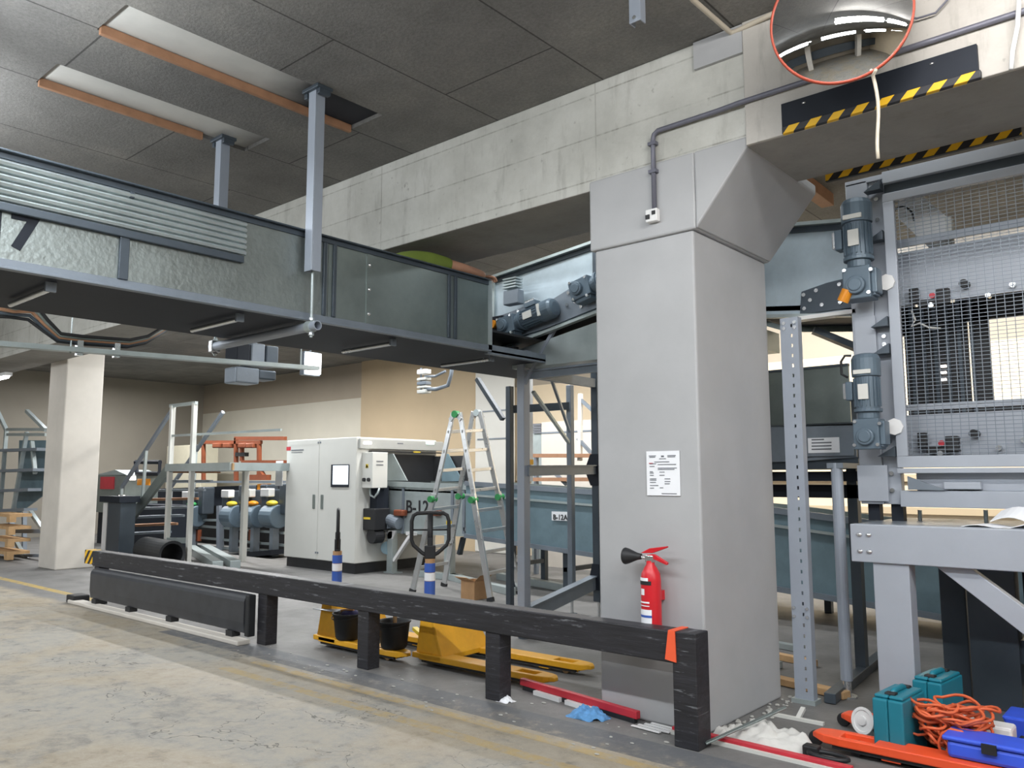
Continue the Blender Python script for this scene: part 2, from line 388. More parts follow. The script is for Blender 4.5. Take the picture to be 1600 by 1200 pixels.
mb = MB().box((-24.4, BY0, BZ), (9.5, BY1, CZ)); mb.mi[0] = 1  # underside face takes the darker copy with its painted shade
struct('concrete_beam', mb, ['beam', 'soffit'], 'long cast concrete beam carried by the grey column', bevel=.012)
# a lower lip that runs along the front foot of the beam and the bearing patch above the column
struct('beam_patch', MB().box((-2.12, BY0-.03, BZ), (9.5, BY0-.002, CZ)), 'facing', 'pale smooth facing on the beam right of the column', bevel=.006)
struct('beam_plate', MB().box((-2.47, BY0-.03, 4.33), (-2.121, BY0-.002, 4.52)), 'colpaint', 'grey patch on the beam above the column')
m = MB()       # column: shaft, slightly wider head, haunch on its right-hand side
m.box((-3.33, 4.76, 0), (-2.53, 5.9, 3.24)); m.box((-3.36, 4.74, 3.24), (-2.5, 5.92, BZ+.07))
m.prism([(-2.5, 4.74, 3.24), (-2.12, 4.74, BZ+.0), (-2.12, 4.74, BZ+.07), (-2.5, 4.74, BZ+.07)], (0, 1.18, 0))
struct('concrete_column', m, 'colpaint', 'broad grey painted concrete column with a flared head', bevel=.014)
m = MB(); m.box((-16.2, 5.6, 0), (-15.42, 6.25, CZ))
struct('concrete_pillar', m, 'pillar', 'cream painted concrete pillar at the far left', bevel=.02)
for (a, b, c) in ((-5.345, 2.01, 4.05), (-6.425, 2.01, 3.3)):
    solo('timber_batten', MB().box((a, b, 4.495), (a+.035, c, 4.56)), 'batten', 'warm brown timber batten in the %s open slot of the ceiling' % ('upper, longer' if c > 4 else 'lower, shorter'), 'batten', 'timber battens in the ceiling slots', bevel=.004)
struct('door_1', (lambda m: m.box(at(742, 745, y=12.85)-V((0,0,1.6)), (at(803, 745, y=12.85).x, 12.9, 3.95)))(MB()), 'cab', 'pale tall door in the tan back wall', bevel=.02)
m = MB()
for z in (1.2, 2.4, 3.0): m.box((at(744, 745, y=12.8).x, 12.83, z), (at(800, 745, y=12.8).x, 12.852, z+.03))
struct('trim_1', m, 'mid')
for v0, v1 in ((742, 752), (788, 797)):
    a, b = at(1180, v1, y=12.9), at(1180, v0, y=12.9); struct('trim_2', MB().box((-11.5, 12.93, a.z), (9.5, 13, b.z)), 'walltan')
struct('kerb', MB().box((-11.3, 4.28, 0), (-7.2, 4.42, .045)), 'pillar', 'pale kerb strip under the black bumper panel', bevel=.01)
# ---------------------------------------------------------------- long conveyor with the number 17
cx0, cx1, cz0, cz1 = -6.2, -5.05, 2.77, 3.44
t = thing('belt_conveyor', ((cx0+cx1)/2, 2.2, cz0), 'long grey overhead belt conveyor numbered 17 crossing from the left under the beam', 'conveyor')
edges = [-1.5, .6, 2.12, 3.66, 4.06, 4.97, 5.47]
for i, (a, b) in enumerate(zip(edges, edges[1:])):
    build('side_panel', MB().box((cx1-.02, a+.002, cz0+.01), (cx1, b-.002, cz1-.01)), 'galv' if i < 3 else 'galvflat', t)
build('far_side_panel', MB().box((cx0, -1.5, cz0+.01), (cx0+.02, 6.9, cz1-.05)), 'galvflat', t)
build('bottom_pan', MB().box((cx0, -1.5, cz0-.012), (cx1, 7.2, cz0+.008)), 'darker', t)
build('belt', MB().box((cx0+.06, -1.5, cz0+.2), (cx1-.06, 6.9, cz0+.22)), 'rubber', t)
build('top_flange', MB().box((cx1-.012, -1.5, cz1-.012), (cx1+.045, 5.47, cz1)).box((cx1-.0, -1.5, cz1-.05), (cx1+.012, 5.47, cz1-.012)), 'dark', t, bevel=.003)
build('bottom_flange', MB().box((cx1, -1.5, cz0-.015), (cx1+.05, 5.47, cz0)).box((cx1+.0, -1.5, cz0), (cx1+.012, 5.47, cz0+.05)), 'mid', t, bevel=.003)
build('bottom_flange', MB().box((cx1-.05, 5.47, cz0-.03), (cx1, 7.2, cz0+.06)), 'mid', t, bevel=.003)
build('louvre_strip', (lambda m: [m.prism([(cx1, -1.5, 3.145+.041*k), (cx1+.02, -1.5, 3.15+.041*k), (cx1+.028, -1.5, 3.165+.041*k), (cx1, -1.5, 3.186+.041*k)], (0, 4.45, 0)) for k in range(6)] and m)(MB()), 'galvlight', t)
build('ledge', MB().box((cx1, -1.5, 3.085), (cx1+.035, 2.93, 3.135)), 'dark', t, bevel=.006)
for y, z1, w in ((2.12, 3.09, .06), (.6, 3.09, .06), (3.62, cz1-.05, .03), (3.71, cz1-.05, .03), (4.95, cz1-.05, .03), (5.03, cz1-.05, .03), (2.15, cz1-.05, .03)):
    build('stiffener', MB().box((cx1, y-w/2, cz0+.05 if z1 < 3.43 and y != 2.15 else 3.35), (cx1+.022, y+w/2, z1)), 'dark', t, bevel=.004)
for y in (3.62, 3.71, 4.95, 5.03): pass
for k in range(3): build('rivet', MB().ball((cx1+.004, 4.06, 2.9+.2*k), (.012, .018, .018), 10, 6), 'chrome', t, smooth=True)
build('seam', MB().box((cx1, 4.03, cz0+.05), (cx1+.006, 4.085, cz1-.05)), 'galvflat', t)
for (ya, yb) in ((1.76, 1.76), (3.0, 3.0), (4.42, 4.42), (5.65, 5.65)):
    r = build('return_roller', MB().cyl((cx1-.12, ya, cz0-.05), (cx0+.35, yb, cz0-.05), .018), 'chrome', t, smooth=False)
    build('roller_bracket', MB().box((cx1-.13, ya-.03, cz0-.07), (cx1-.11, ya+.03, cz0)), 'mid', t)
text('lettering', '17', .29, (cx1+.003, 1.345, 2.9), Y, Z, 'darker', t, .012)
build('end_plate', MB().box((cx1-.02, 5.471, cz0), (cx1+.0, 5.53, cz1)), 'galvlight', t)
# hangers
def hanger(x, y, zend, label):
    h = thing('conveyor_hanger', (x, y, 2.6), label, 'hanger', 'conveyor hangers')
    m = MB(); m.box((x-.045, y-.045, zend), (x+.045, y-.037, 4.5)); m.box((x-.045, y-.037, zend), (x-.037, y+.04, 4.5)); m.box((x+.037, y-.037, zend), (x+.045, y+.04, 4.5))
    build('post', m, 'post', h, bevel=.003)
    build('mounting_plate', MB().box((x-.1, y-.07, 4.5), (x+.1, y+.07, 4.528)).box((x-.1, y-.05, 4.46), (x-.06, y+.05, 4.5)).box((x+.06, y-.05, 4.46), (x+.1, y+.05, 4.5)), 'dark', h, bevel=.004)
    build('threaded_rod', MB().cyl((x, y, 2.62), (x, y, zend+.1), .011, n=10), 'galvlight', h)
    build('nut', MB().cyl((x, y, 2.745), (x, y, 2.765), .022, n=6).cyl((x, y, 2.635), (x, y, 2.655), .022, n=6), 'chrome', h)
hanger(-4.95, 3.45, 3.11, 'pale grey hanger post in front of the overhead conveyor with a thin rod below')
hanger(-6.32, 3.45, 3.05, 'grey hanger post rising behind the overhead conveyor to the ceiling')
t = thing('support_tube', (-5.6, 3.45, 2.7), 'grey round tube under the overhead conveyor held by the two hanger rods', 'tube')
m = MB(); prof = [(.036, 0), (.036, 1.5), (.029, 1.5), (.029, 0)]; m.lathe(prof+[prof[0]], (-6.37, 3.45, 2.7), X, 20, False, False)
build('tube', m, 'post', t, smooth=False)
build('collar', MB().lathe([(.044, 0), (.044, .06), (.03, .06), (.03, 0), (.044, 0)], (-4.99, 3.45, 2.7), X, 20, False, False), 'galvlight', t)
build('clamp', MB().box((-6.36, 3.41, 2.65), (-6.3, 3.49, 2.75)).cyl((-6.4, 3.45, 2.72), (-6.26, 3.45, 2.72), .015), 'chrome', t, bevel=.006)
# ---------------------------------------------------------------- inclined transfer conveyor behind the column
ty = 6.3
top = [(-5.79, 3.72), (-4.33, 3.86), (-3.6, 3.9), (-2.95, 3.68), (-2.02, 3.56)]; bot = [(-5.62, 2.93), (-4.32, 3.17), (-3.6, 3.2), (-2.9, 2.92), (-2.02, 2.82)]
t = thing('transfer_conveyor', (-3.9, 6.75, 2.8), 'pale sheet metal conveyor rising from the overhead conveyor behind the grey column', 'conveyor')
for yy, nm in ((ty, 'side_panel'), (7.2, 'far_side_panel')):
    build(nm, MB().prism([(x, yy, z) for x, z in top]+[(x, yy, z) for x, z in reversed(bot)], (0, .02, 0)), 'palepanel' if yy == ty else 'galvflat', t)
for ln, nm, dz in ((top, 'top_flange', 0), (bot, 'bottom_flange', 0)):
    m = MB(); m2 = MB()
    for (a, b) in zip(ln, ln[1:]):
        m.bar((a[0], ty-.03, a[1]), (b[0], ty-.03, b[1]), .06, .028)
    build(nm, m, 'galvlight', t)
m = MB()
for (a, b) in zip(top, top[1:]): m.bar((a[0], ty-.008, a[1]-.04), (b[0], ty-.008, b[1]-.04), .016, .045)
build('edge_strip', m, 'dark', t)
build('bed', MB().prism([(x, ty, z+.05) for x, z in bot]+[(x, ty, z+.09) for x, z in reversed(bot)], (0, .9, 0)), 'darker', t)
build('vertical_rib', MB().box((-4.42, ty-.025, 3.2), (-4.38, ty, 3.82)), 'dark', t)
build('end_angle', MB().box((-5.8, ty-.03, 2.95), (-5.7, ty-.004, 3.7)), 'galvlight', t)
pan = build('lower_pan', MB().prism([(-5.5, ty+.03, 2.9), (-4.2, ty+.03, 3.12), (-2.95, ty+.03, 2.9), (-2.95, ty+.03, 2.72), (-4.2, ty+.03, 2.72), (-5.5, ty+.03, 2.72)], (0, .8, 0)), 'galvlight', t)
build('lower_channel', MB().box((-5.3, ty+.04, 2.6), (-4.2, ty+.08, 2.69)).box((-5.3, ty+.02, 2.67), (-4.2, ty+.04, 2.69)), 'mid', t)
plate = build('drive_plate', MB().prism([(-5.72, ty-.02, 3.0), (-5.0, ty-.02, 3.08), (-4.3, ty-.02, 3.22), (-4.3, ty-.02, 3.5), (-4.62, ty-.02, 3.47), (-5.1, ty-.02, 3.3), (-5.3, ty-.02, 3.34), (-5.72, ty-.02, 3.28)], (0, -.015, 0)), 'mid', t, bevel=.003)
for x, z in ((-5.6, 3.06), (-5.35, 3.3), (-4.72, 3.28), (-4.62, 3.3), (-4.55, 3.24), (-4.7, 3.4)): build('bolt', MB().cyl((x, ty-.05, z), (x, ty-.03, z), .018, n=6), 'chrome', plate)
def gear_motor(par, o, ax, fr, s=1.0, nameplate=True, box_side=-1):
    """geared motor: o = gearbox foot, ax = motor axis, fr = side facing the viewer"""
    ax, fr = V(ax).normalized(), V(fr).normalized(); sd = ax.cross(fr).normalized()
    T = Matrix((sd*s, fr*s, ax*s)).transposed().to_4x4(); T.translation = V(o)
    g = build('gear_motor', MB(T).box((-.09, -.08, 0), (.09, .08, .22)).cyl((0, .08, .09), (0, .115, .09), .062, n=20).cyl((0, .11, .09), (0, .125, .09), .045, n=20).box((-.11, -.05, .015), (.11, .05, .04)).box((.088, -.06, .03), (.125, .06, .2)), 'motor', par, bevel=.012)
    build('gear_flange', MB(T).cyl((0, 0, .22), (0, 0, .27), .075, n=20).cyl((0, 0, .27), (0, 0, .295), .098, n=20), 'motor', g, bevel=.004)
    m = MB(T); m.cyl((0, 0, .295), (0, 0, .53), .083, n=20)
    for k in range(18):
        a = k*math.pi/9; m.bar((.086*math.cos(a), .086*math.sin(a), .31), (.086*math.cos(a), .086*math.sin(a), .52), .008, .014, (math.cos(a), math.sin(a), 0))
    build('motor_body', m, 'motor', g)
    build('fan_cover', MB(T).lathe([(.098, .53), (.1, .55), (.1, .66), (.085, .69), (.05, .70)], n=22), 'motor', g, smooth=False, bevel=.004)
    build('terminal_box', MB(T).box((box_side*.09-.05*(box_side < 0), -.05, .36), (box_side*.09+.05*(box_side > 0), .05, .5)), 'motor', g, bevel=.008)
    build('cover_cap', MB(T).box((box_side*.14-.02, -.045, .37), (box_side*.14+.02, .045, .49)), 'chrome', g, bevel=.008)
    if nameplate: build('nameplate', MB(T).box((-.035, .09, .36), (.035, .098, .47)), 'cab', g)
    build('fan_label', MB(T).box((-.06, .088, .545), (.06, .103, .575)), 'cab', g)
    for k, (a, b) in enumerate(((-.08, .03), (.08, .03), (.1, .18), (-.07, .2))): build('bolt', MB(T).cyl((a, .075, b), (a, .095, b), .013, n=8), 'chrome', g)
    return g
gear_motor(t, (-5.5, 6.17, 3.12), (1, 0, .2), (0, -1, 0), 1.03, True, -1)
gear_motor(t, (-4.56, 6.17, 3.35), (1, 0, .25), (0, -1, 0), 1.05, False, -1)
k = build('junction_box', MB().box((-5.42, 6.1, 3.35), (-5.22, 6.2, 3.5)), 'mid', t, bevel=.01)
m = MB()
for i in range(4): m.box((-5.42, 6.09, 3.52+.03*i), (-5.24, 6.2, 3.535+.03*i))
build('cooling_fins', m, 'galvlight', k)
k = build('sensor_plate', MB().box((at(764, 512, y=6.2).x, 6.2, 3.1), (at(784, 512, y=6.2).x, 6.28, 3.28)), 'darker', t, bevel=.006); build('amber_cap', MB().cyl((at(773, 512, y=6.2).x, 6.15, 3.19), (at(773, 512, y=6.2).x, 6.2, 3.19), .045, n=18), 'amber', k)
# right end of the transfer conveyor: bolted splice plate and white lip
k = build('splice_plate', MB().prism([(-2.42, ty-.012, 2.88), (-1.98, ty-.012, 2.88), (-1.98, ty-.012, 3.12), (-2.2, ty-.012, 3.1), (-2.4, ty-.012, 3.06)], (0, -.012, 0)), 'dark', t)
for x, z in ((-2.38, 3.03), (-2.28, 3.05), (-2.38, 2.92), (-2.24, 2.93), (-2.33, 2.98), (-2.1, 3.07), (-2.1, 2.93)): build('bolt', MB().cyl((x, ty-.04, z), (x, ty-.022, z), .016, n=8), 'chrome', k)
build('lip', MB().box((-2.45, ty-.1, 2.82), (-1.97, ty, 2.85)), 'white', t)
build('under_channel', MB().bar((-2.4, ty+.2, 2.78), (-1.9, ty+.5, 2.5), .1, .05), 'dark', t)
# ---------------------------------------------------------------- support tower of the transfer conveyor
fA, fB, fC = at(819, 997, z=0), at(936, 968, z=0), at(894, 960, z=0)
t = thing('support_tower', (fA.x, fA.y, 0), 'pale blue-grey steel support frame standing between the ladder and the grey column', 'frame')
build('leg', MB().box((fA.x-.048, fA.y-.048, .1), (fA.x+.048, fA.y+.048, 2.84)), 'post', t, bevel=.006)
build('cap_plate', MB().box((fA.x-.12, fA.y-.14, 2.84), (fA.x+.14, fA.y+.1, 2.885)).box((fA.x-.15, fA.y-.14, 2.885), (fA.x-.1, fA.y+.05, 2.96)), 'post', t, bevel=.004)
build('leg', MB().box((fB.x-.045, fB.y-.045, .2), (fB.x+.045, fB.y+.045, 2.95)), 'dark', t, bevel=.006)
build('leg', MB().box((fC.x-.035, fC.y-.035, .2), (fC.x+.035, fC.y+.035, 2.7)), 'mid', t, bevel=.006)
fD = at(797, 968, z=0)
build('leg', MB().box((fD.x-.035, fD.y-.035, .0), (fD.x+.035, fD.y+.035, 2.65)), 'dark', t, bevel=.006)
for f in (fA, fB, fC):
    k = build('foot', MB().cyl((f.x, f.y, .0), (f.x, f.y, .22), .018, n=10), 'chrome', t); build('foot_plate', MB().cyl((f.x, f.y, 0), (f.x, f.y, .015), .06, n=18), 'dark', k)
build('base_beam', MB().bar((fA.x+.05, fA.y, .24), (fB.x-.03, fB.y, .42), .06, .15).bar((fA.x+.05, fA.y, .31), (fB.x-.03, fB.y, .49), .1, .015), 'mid', t)
build('gusset', MB().prism([(fB.x-.12, fB.y-.05, .33), (fB.x-.04, fB.y-.05, .62), (fB.x+.05, fB.y-.05, .62), (fB.x+.05, fB.y-.05, .33)], (0, -.012, 0)), 'darker', t)
build('mid_beam', MB().bar((fA.x+.05, fA.y, 1.66), (fB.x, fB.y, 1.68), .05, .1).bar((fA.x+.05, fA.y, 1.71), (fB.x, fB.y, 1.73), .09, .012), 'mid', t)
build('gusset', MB().prism([(fB.x-.13, fB.y-.05, 1.68), (fB.x-.05, fB.y-.05, 1.86), (fB.x+.06, fB.y-.05, 1.86), (fB.x+.06, fB.y-.05, 1.5), (fB.x-.05, fB.y-.05, 1.5)], (0, -.012, 0)), 'darker', t)
build('top_beam', MB().bar((fA.x, fA.y, 2.68), (fB.x, fB.y, 2.68), .06, .1), 'mid', t)
build('rear_beam', MB().bar((fD.x, fD.y, 2.38), (fC.x, fC.y, 2.45), .05, .09), 'dark', t)
build('brace', MB().bar((fA.x+.03, fA.y-.02, 2.55), at(870, 508, y=fA.y-.02), .035, .035), 'post', t)
build('brace', MB().bar(at(833, 612, y=7.0), (fC.x, fC.y, 1.98), .04, .03), 'galvlight', t)
build('brace', MB().bar(at(860, 588, y=7.0), (fC.x, fC.y, 2.12), .03, .03), 'mid', t)
build('brace', MB().bar(at(786, 655, y=fD.y), at(746, 592, y=fD.y), .06, .05), 'dark', t)
build('upright', MB().bar(at(828, 590, y=7.4), at(828, 752, y=7.4), .05, .05), 'white', t)
build('yellow_tip', MB().bar(at(828, 718, y=7.36), at(828, 726, y=7.36), .06, .06), 'yellow', t)
for i, (v0, v1) in enumerate(((590, 716), )): pass
# ---------------------------------------------------------------- right-hand lift machine with mesh guard
my = 6.2; lx0, lx1 = -2.0, -1.72
t = thing('lift_machine', (-.9, 6.7, 1.3), 'tall grey steel lift machine with mesh guard and two motors on the grey bench', 'machine')
build('upright', MB().box((lx0, my, 1.4), (lx0+.16, my+.2, 3.82)).box((lx0+.16, my+.02, 1.4), (lx1+.0, my+.1, 3.82)), 'grey', t, bevel=.006)
build('upright', MB().box((-.3, my, 1.4), (-.05, my+.2, 3.86)), 'grey', t, bevel=.006)
build('cover_plate', MB().box((lx0-.01, my-.02, 1.42), (lx0+.2, my-.001, 1.68)), 'grey', t, bevel=.003)
build('cover_plate', MB().box((lx0+.02, my-.012, 2.5), (lx0+.17, my-.001, 2.78)), 'grey', t, bevel=.003)
for z in (2.56, 2.62, 1.5, 1.62, 3.5, 1.85, 2.93, 3.66): build('bolt', MB().cyl((lx1-.06, my-.0, z), (lx1-.06, my+.02, z), .016, n=8), 'chrome', t)
for z in (3.7, 3.32, 2.68, 2.48, 1.74): build('bracket', MB().prism([(lx0+.16, my-.001, z), (lx1-.004, my-.001, z), (lx1-.004, my-.001, z+.07)], (0, -.09, 0)), 'dark', t)
for z in (3.0, 1.95): build('lock_tab', MB().cyl((lx1+.0, my-.08, z), (lx1, my-.063, z), .06, n=8), 'white', t)
build('top_beam', MB().box((lx1, my-.04, 3.75), (1.2, my+.2, 3.84)).box((lx1-.28, my+.0, 3.8), (1.2, my+.2, 3.84)), 'grey', t, bevel=.004)
build('sub_beam', MB().box((lx1, my-.0, 3.665), (1.2, my+.1, 3.75)), 'dark', t)
g = build('mesh_guard', MB().box((lx1, my-.06, 1.74), (lx1+.075, my-.02, 3.6)).box((lx1, my-.06, 1.66), (1.2, my-.02, 1.74)).box((lx1, my-.06, 3.6), (1.2, my-.02, 3.665)).box((1.12, my-.06, 1.74), (1.2, my-.02, 3.6)), 'grey', t, bevel=.004)
m = MB()
z = 1.755
while z < 3.6: m.box((lx1+.07, my-.042, z), (1.13, my-.0385, z+.0035)); z += .0262
x = lx1+.1
while x < 1.13: m.box((x, my-.0385, 1.73), (x+.004, my-.035, 3.61)); x += .052
build('wire_mesh', m, 'mid', g)
for z0, z1, yy in ((3.3, 3.36, .16), (2.86, 3.265, .18), (2.075, 2.12, .16), (1.72, 2.045, .18)): build('cross_panel', MB().box((lx1-.02, my+yy, z0), (1.2, my+yy+.02, z1)), 'grey', t)

for z, cc in ((2.92, 'black'), (1.86, 'black')):
    k = build('chain_unit', MB().box((lx1+.1, my+.1, z-.06), (lx1+.16, my+.17, z+.05)).box((lx1+.155, my+.1, z-.1), (lx1+.28, my+.17, z-.05)).box((lx1+.275, my+.12, z-.09), (lx1+.36, my+.17, z+.02)), cc, t, bevel=.006)
    build('sensor_eye', MB().cyl((lx1+.46, my+.1, z+.03), (lx1+.46, my+.185, z+.03), .03), cc, t)
    build('red_button', MB().cyl((lx1+.26, my+.08, z-.03), (lx1+.26, my+.1, z-.03), .02), 'redflat', k)
    build('bolt', MB().cyl((lx1+.25, my+.07, z-.1), (lx1+.25, my+.1, z-.1), .018).cyl((lx1+.75, my+.13, z-.02), (lx1+.75, my+.18, z-.02), .02).cyl((lx1+.6, my+.13, z-.07), (lx1+.6, my+.18, z-.07), .018), 'chrome', k)
# dark carriage between the two cross panels, with openings to the bright room behind
kb = my+.75
def px_box(u0, v0, u1, v1, y, th): a, b = at(u0, v1, y=y), at(u1, v0, y=y); return MB().box((a.x, y, a.z), (b.x, y+th, b.z))
k = build('carriage_panel', px_box(1421, 470, 1508, 668, kb, .03), 'black', t); build('carriage_panel', px_box(1526, 470, 1541, 668, kb, .05), 'black', t)
build('carriage_panel', px_box(1500, 430, 1700, 503, kb, .05), 'black', t); build('carriage_panel', px_box(1500, 617, 1700, 668, kb+.03, .02), 'black', t); build('carriage_panel', px_box(1395, 430, 1425, 526, kb, .05), 'black', t)
m = MB()
for i in range(6): m.box((at(1421, 500, y=kb).x+.085*i, kb-.02, 1.9), (at(1421, 500, y=kb).x+.085*i+.025, kb-.0, 3.1))
build('carriage_rib', m, 'dark', t)
build('carriage_panel', px_box(1400, 345, 1800, 440, kb+.1, .02), 'darker', t)
for v in (574, 584, 595): build('lens_light', px_box(1470, v-4, 1478, v, kb-.03, .02), 'lampsmall', k)
k = build('cable_tray', MB().prism([at(*p, y=my+.3) for p in ((1403, 304), (1432, 298), (1479, 338), (1479, 392), (1456, 392), (1403, 340))], (0, .12, 0)), 'white', t, bevel=.006)
build('tray_post', px_box(1480, 338, 1486, 392, my+.3, .06), 'cab', t)
build('cable', MB().tube([at(1410+6*math.cos(a)*3-10*0, 345-22*math.sin(a), y=my+.2) for a in [i*math.pi/10 for i in range(11)]], .008), 'black', t, smooth=True)
build('cable', MB().tube([at(1424, 484, y=my+.2), at(1430, 500, y=my+.2), at(1424, 510, y=my+.2), at(1437, 505, y=my+.2), at(1452, 512, y=my+.2), at(1470, 513, y=my+.2)], .007), 'cab', t, smooth=True)
build('lower_beam', MB().box((lx1, my-.07, 1.62), (1.2, my+.1, 1.655)).box((lx1+.1, my+.02, 1.5), (1.2, my+.1, 1.62)).box((lx1, my-.03, 1.385), (1.2, my+.1, 1.5)), 'grey', t, bevel=.004)
build('lower_bracket', MB().box((at(1477, 760, y=my).x, my-.05, 1.51), (at(1535, 760, y=my).x, my+.02, 1.56)), 'grey', t, bevel=.006)
build('corner_plate', MB().prism([(lx1+.06, my-.03, 1.505), (lx1+.3, my-.03, 1.505), (lx1+.06, my-.03, 1.6)], (0, -.02, 0)), 'mid', t)
for a in ((-1.93, 6.3), (-1.77, 6.3), (-.2, 6.3)): build('leg', MB().box((a[0]-.04, a[1]-.04, 1.28), (a[0]+.04, a[1]+.04, 1.4)), 'darker', t)
for u in (1437, 1540): build('leg', MB().cyl(at(u, 800, y=my+.2)-V((0,0,.09)), at(u, 797, y=my+.2), .014, n=10), 'galvlight', t)
gear_motor(t, (-1.87, 6.02, 2.87), (0.0, 0, 1), (0, -1, 0), 1.08)
gear_motor(t, (-1.86, 6.02, 1.79), (0.0, 0, 1), (0, -1, 0), .98)
build('cable', MB().tube([at(1325, 590, y=5.98), at(1315, 585, y=5.97), at(1314, 565, y=5.97), at(1320, 556, y=5.97), at(1330, 556, y=5.98)], .009), 'black', t, smooth=True)
k = build('drip_guard', MB().cyl((-1.97, 5.93, 2.86), (-1.93, 5.93, 2.94), .04), 'amber', t)
# ---------------------------------------------------------------- bench under the lift machine
by = 5.7
t = thing('steel_bench', (-.6, 6.2, 0), 'heavy grey steel bench with a diagonal brace carrying the lift machine', 'bench')
build('front_beam', MB().box((-1.92, by, 1.03), (1.3, by+.1, 1.28)), 'grey', t, bevel=.006)
build('side_beam', MB().box((-1.92, by+.1, 1.03), (-1.8, by+1.1, 1.275)), 'grey', t)
build('top_plate', MB().box((-1.9, by+.1, 1.262), (1.3, by+1.1, 1.28)), 'mid', t)
build('leg', MB().box((-1.79, by+.02, 0), (-1.565, by+.16, 1.03)), 'grey', t, bevel=.006)
build('leg', MB().box((.9, by+.02, 0), (1.12, by+.16, 1.03)), 'grey', t, bevel=.006)
build('leg', MB().box((-1.62, by+.95, 0), (-1.45, by+1.1, 1.03)), 'dark', t, bevel=.006)
build('leg', MB().box((-1.42, by+.85, 0), (-1.12, by+1.0, 1.03)), 'dark', t, bevel=.006)
build('diagonal_brace', MB().prism([(-1.42, by+.06, 1.03), (-1.22, by+.06, 1.03), (-.2, by+.06, .23), (-.2, by+.06, .05)], (0, .08, 0)), 'grey', t, bevel=.004)
build('low_rail', MB().box((-1.2, by+.9, .32), (1.2, by+1.0, .48)), 'dark', t)
for x, z in ((-1.86, 1.21), (-1.8, 1.21), (-1.86, 1.1), (-1.8, 1.1)): build('bolt', MB().ball((x, by-.003, z), (.02, .009, .014), 12, 6), 'chrome', t, smooth=True)
build('rear_panel', MB().box((-1.1, by+1.02, .15), (1.2, by+1.06, 1.0)), 'darker', t)
a = at(1552, 824, y=by+.25)
m = MB().grid(lambda u, v: (-1.27+.36*u+.04*v, by+.13+.2*v, 1.283+.02*u*u+.012*math.sin(7*u)), 8, 3)
o = solo('paper_sheet', m, 'paper', 'white sheets of paper lying on the grey bench top', 'paper'); s_ = o.modifiers.new('th', 'SOLIDIFY'); s_.thickness = .004; s_.offset = 1
m = MB().grid(lambda u, v: (-1.12+.2*u+.03*v, by+.2+.2*v, 1.315+.06*v+.03*math.sin(3*u)), 6, 4)
o = solo('brochure', m, 'paper', 'folded grey and white brochure propped on the papers on the bench', 'paper'); s_ = o.modifiers.new('th', 'SOLIDIFY'); s_.thickness = .004
# ---------------------------------------------------------------- lower conveyor between column and lift machine
yy = 6.62
t = thing('infeed_conveyor', (-2.6, 7.0, 1.6), 'grey conveyor end with a white sticker between the column and the lift machine', 'conveyor')
build('upper_guard', MB().box((-3.6, yy, 2.03), (-2.18, yy+.02, 2.49)), 'galvflat', t); build('guard_lip', MB().box((-3.6, yy-.01, 2.48), (-2.18, yy+.03, 2.5)), 'dark', t)
build('side_plate', MB().prism([(-3.6, yy-.03, 2.03), (-2.14, yy-.03, 2.0), (-2.14, yy-.03, 1.75), (-2.6, yy-.03, 1.72), (-3.6, yy-.03, 1.72)], (0, .03, 0)), 'mid', t, bevel=.004)
p = build('cover_plate', MB().box((-2.56, yy-.05, 1.76), (-2.15, yy-.031, 1.99)), 'mid', t, bevel=.003)
s_ = build('sticker', px_box(1263, 683, 1311, 708, yy-.056, .004), 'paper', p)
m = MB()
for i in range(4): a = at(1268, 687+5*i, y=yy-.058); m.box((a.x, yy-.058, a.z-.006), (a.x+(.16 if i else .1), yy-.056, a.z+.004))
build('print', m, 'ink', s_)
build('far_plate', MB().box((-3.6, yy+.8, 1.72), (-2.14, yy+.83, 2.3)), 'mid', t); build('bed', MB().box((-3.6, yy, 1.66), (-2.14, yy+.8, 1.74)), 'dark', t); build('belt', MB().box((-3.6, yy+.05, 2.0), (-2.14, yy+.75, 2.02)), 'rubber', t)
build('under_beam', MB().box((-3.6, yy+.1, 1.56), (-2.1, yy+.16, 1.64)).box((-3.6, yy+.3, 1.42), (-2.1, yy+.34, 1.53)), 'darker', t)
for x in (-2.3, -3.45): build('leg', MB().box((x-.04, yy+.3, 0), (x+.04, yy+.38, 1.66)), 'dark', t)
k = build('leg', MB().cyl((-2.17, 6.22, .12), (-2.17, 6.22, 1.7), .042, n=16), 'post', t); build('foot', MB().cyl((-2.17, 6.22, 0), (-2.17, 6.22, .12), .03, n=14).cyl((-2.17, 6.22, 0), (-2.17, 6.22, .015), .07, n=16), 'chrome', k)
build('leg_head', MB().box((-2.23, 6.18, 1.66), (-2.11, 6.7, 1.7)), 'mid', t)
# slotted angle post
t = thing('slotted_post', (-2.34, 5.85, 0), 'tall pale slotted angle post standing just right of the grey column', 'post')
m = MB(); m.box((-2.41, 5.85, .03), (-2.332, 5.856, 2.78)); m.box((-2.318, 5.85, .03), (-2.275, 5.856, 2.78)); 
z = .03
while z < 2.78:
    m.box((-2.332, 5.85, z), (-2.318, 5.856, min(z+.05, 2.78))); z += .075
m.box((-2.281, 5.856, .03), (-2.275, 5.92, 2.78)); m.box((-2.41, 5.856, .03), (-2.404, 5.9, 2.78))
build('post', m, 'post', t)
build('base_plate', MB().box((-2.43, 5.83, 0), (-2.26, 5.95, .03)), 'galvlight', t)
for z in (2.74, 2.7): build('bolt', MB().cyl((-2.38, 5.84, z), (-2.38, 5.85, z), .014, n=8).cyl((-2.3, 5.84, z), (-2.3, 5.85, z), .014, n=8), 'chrome', t)
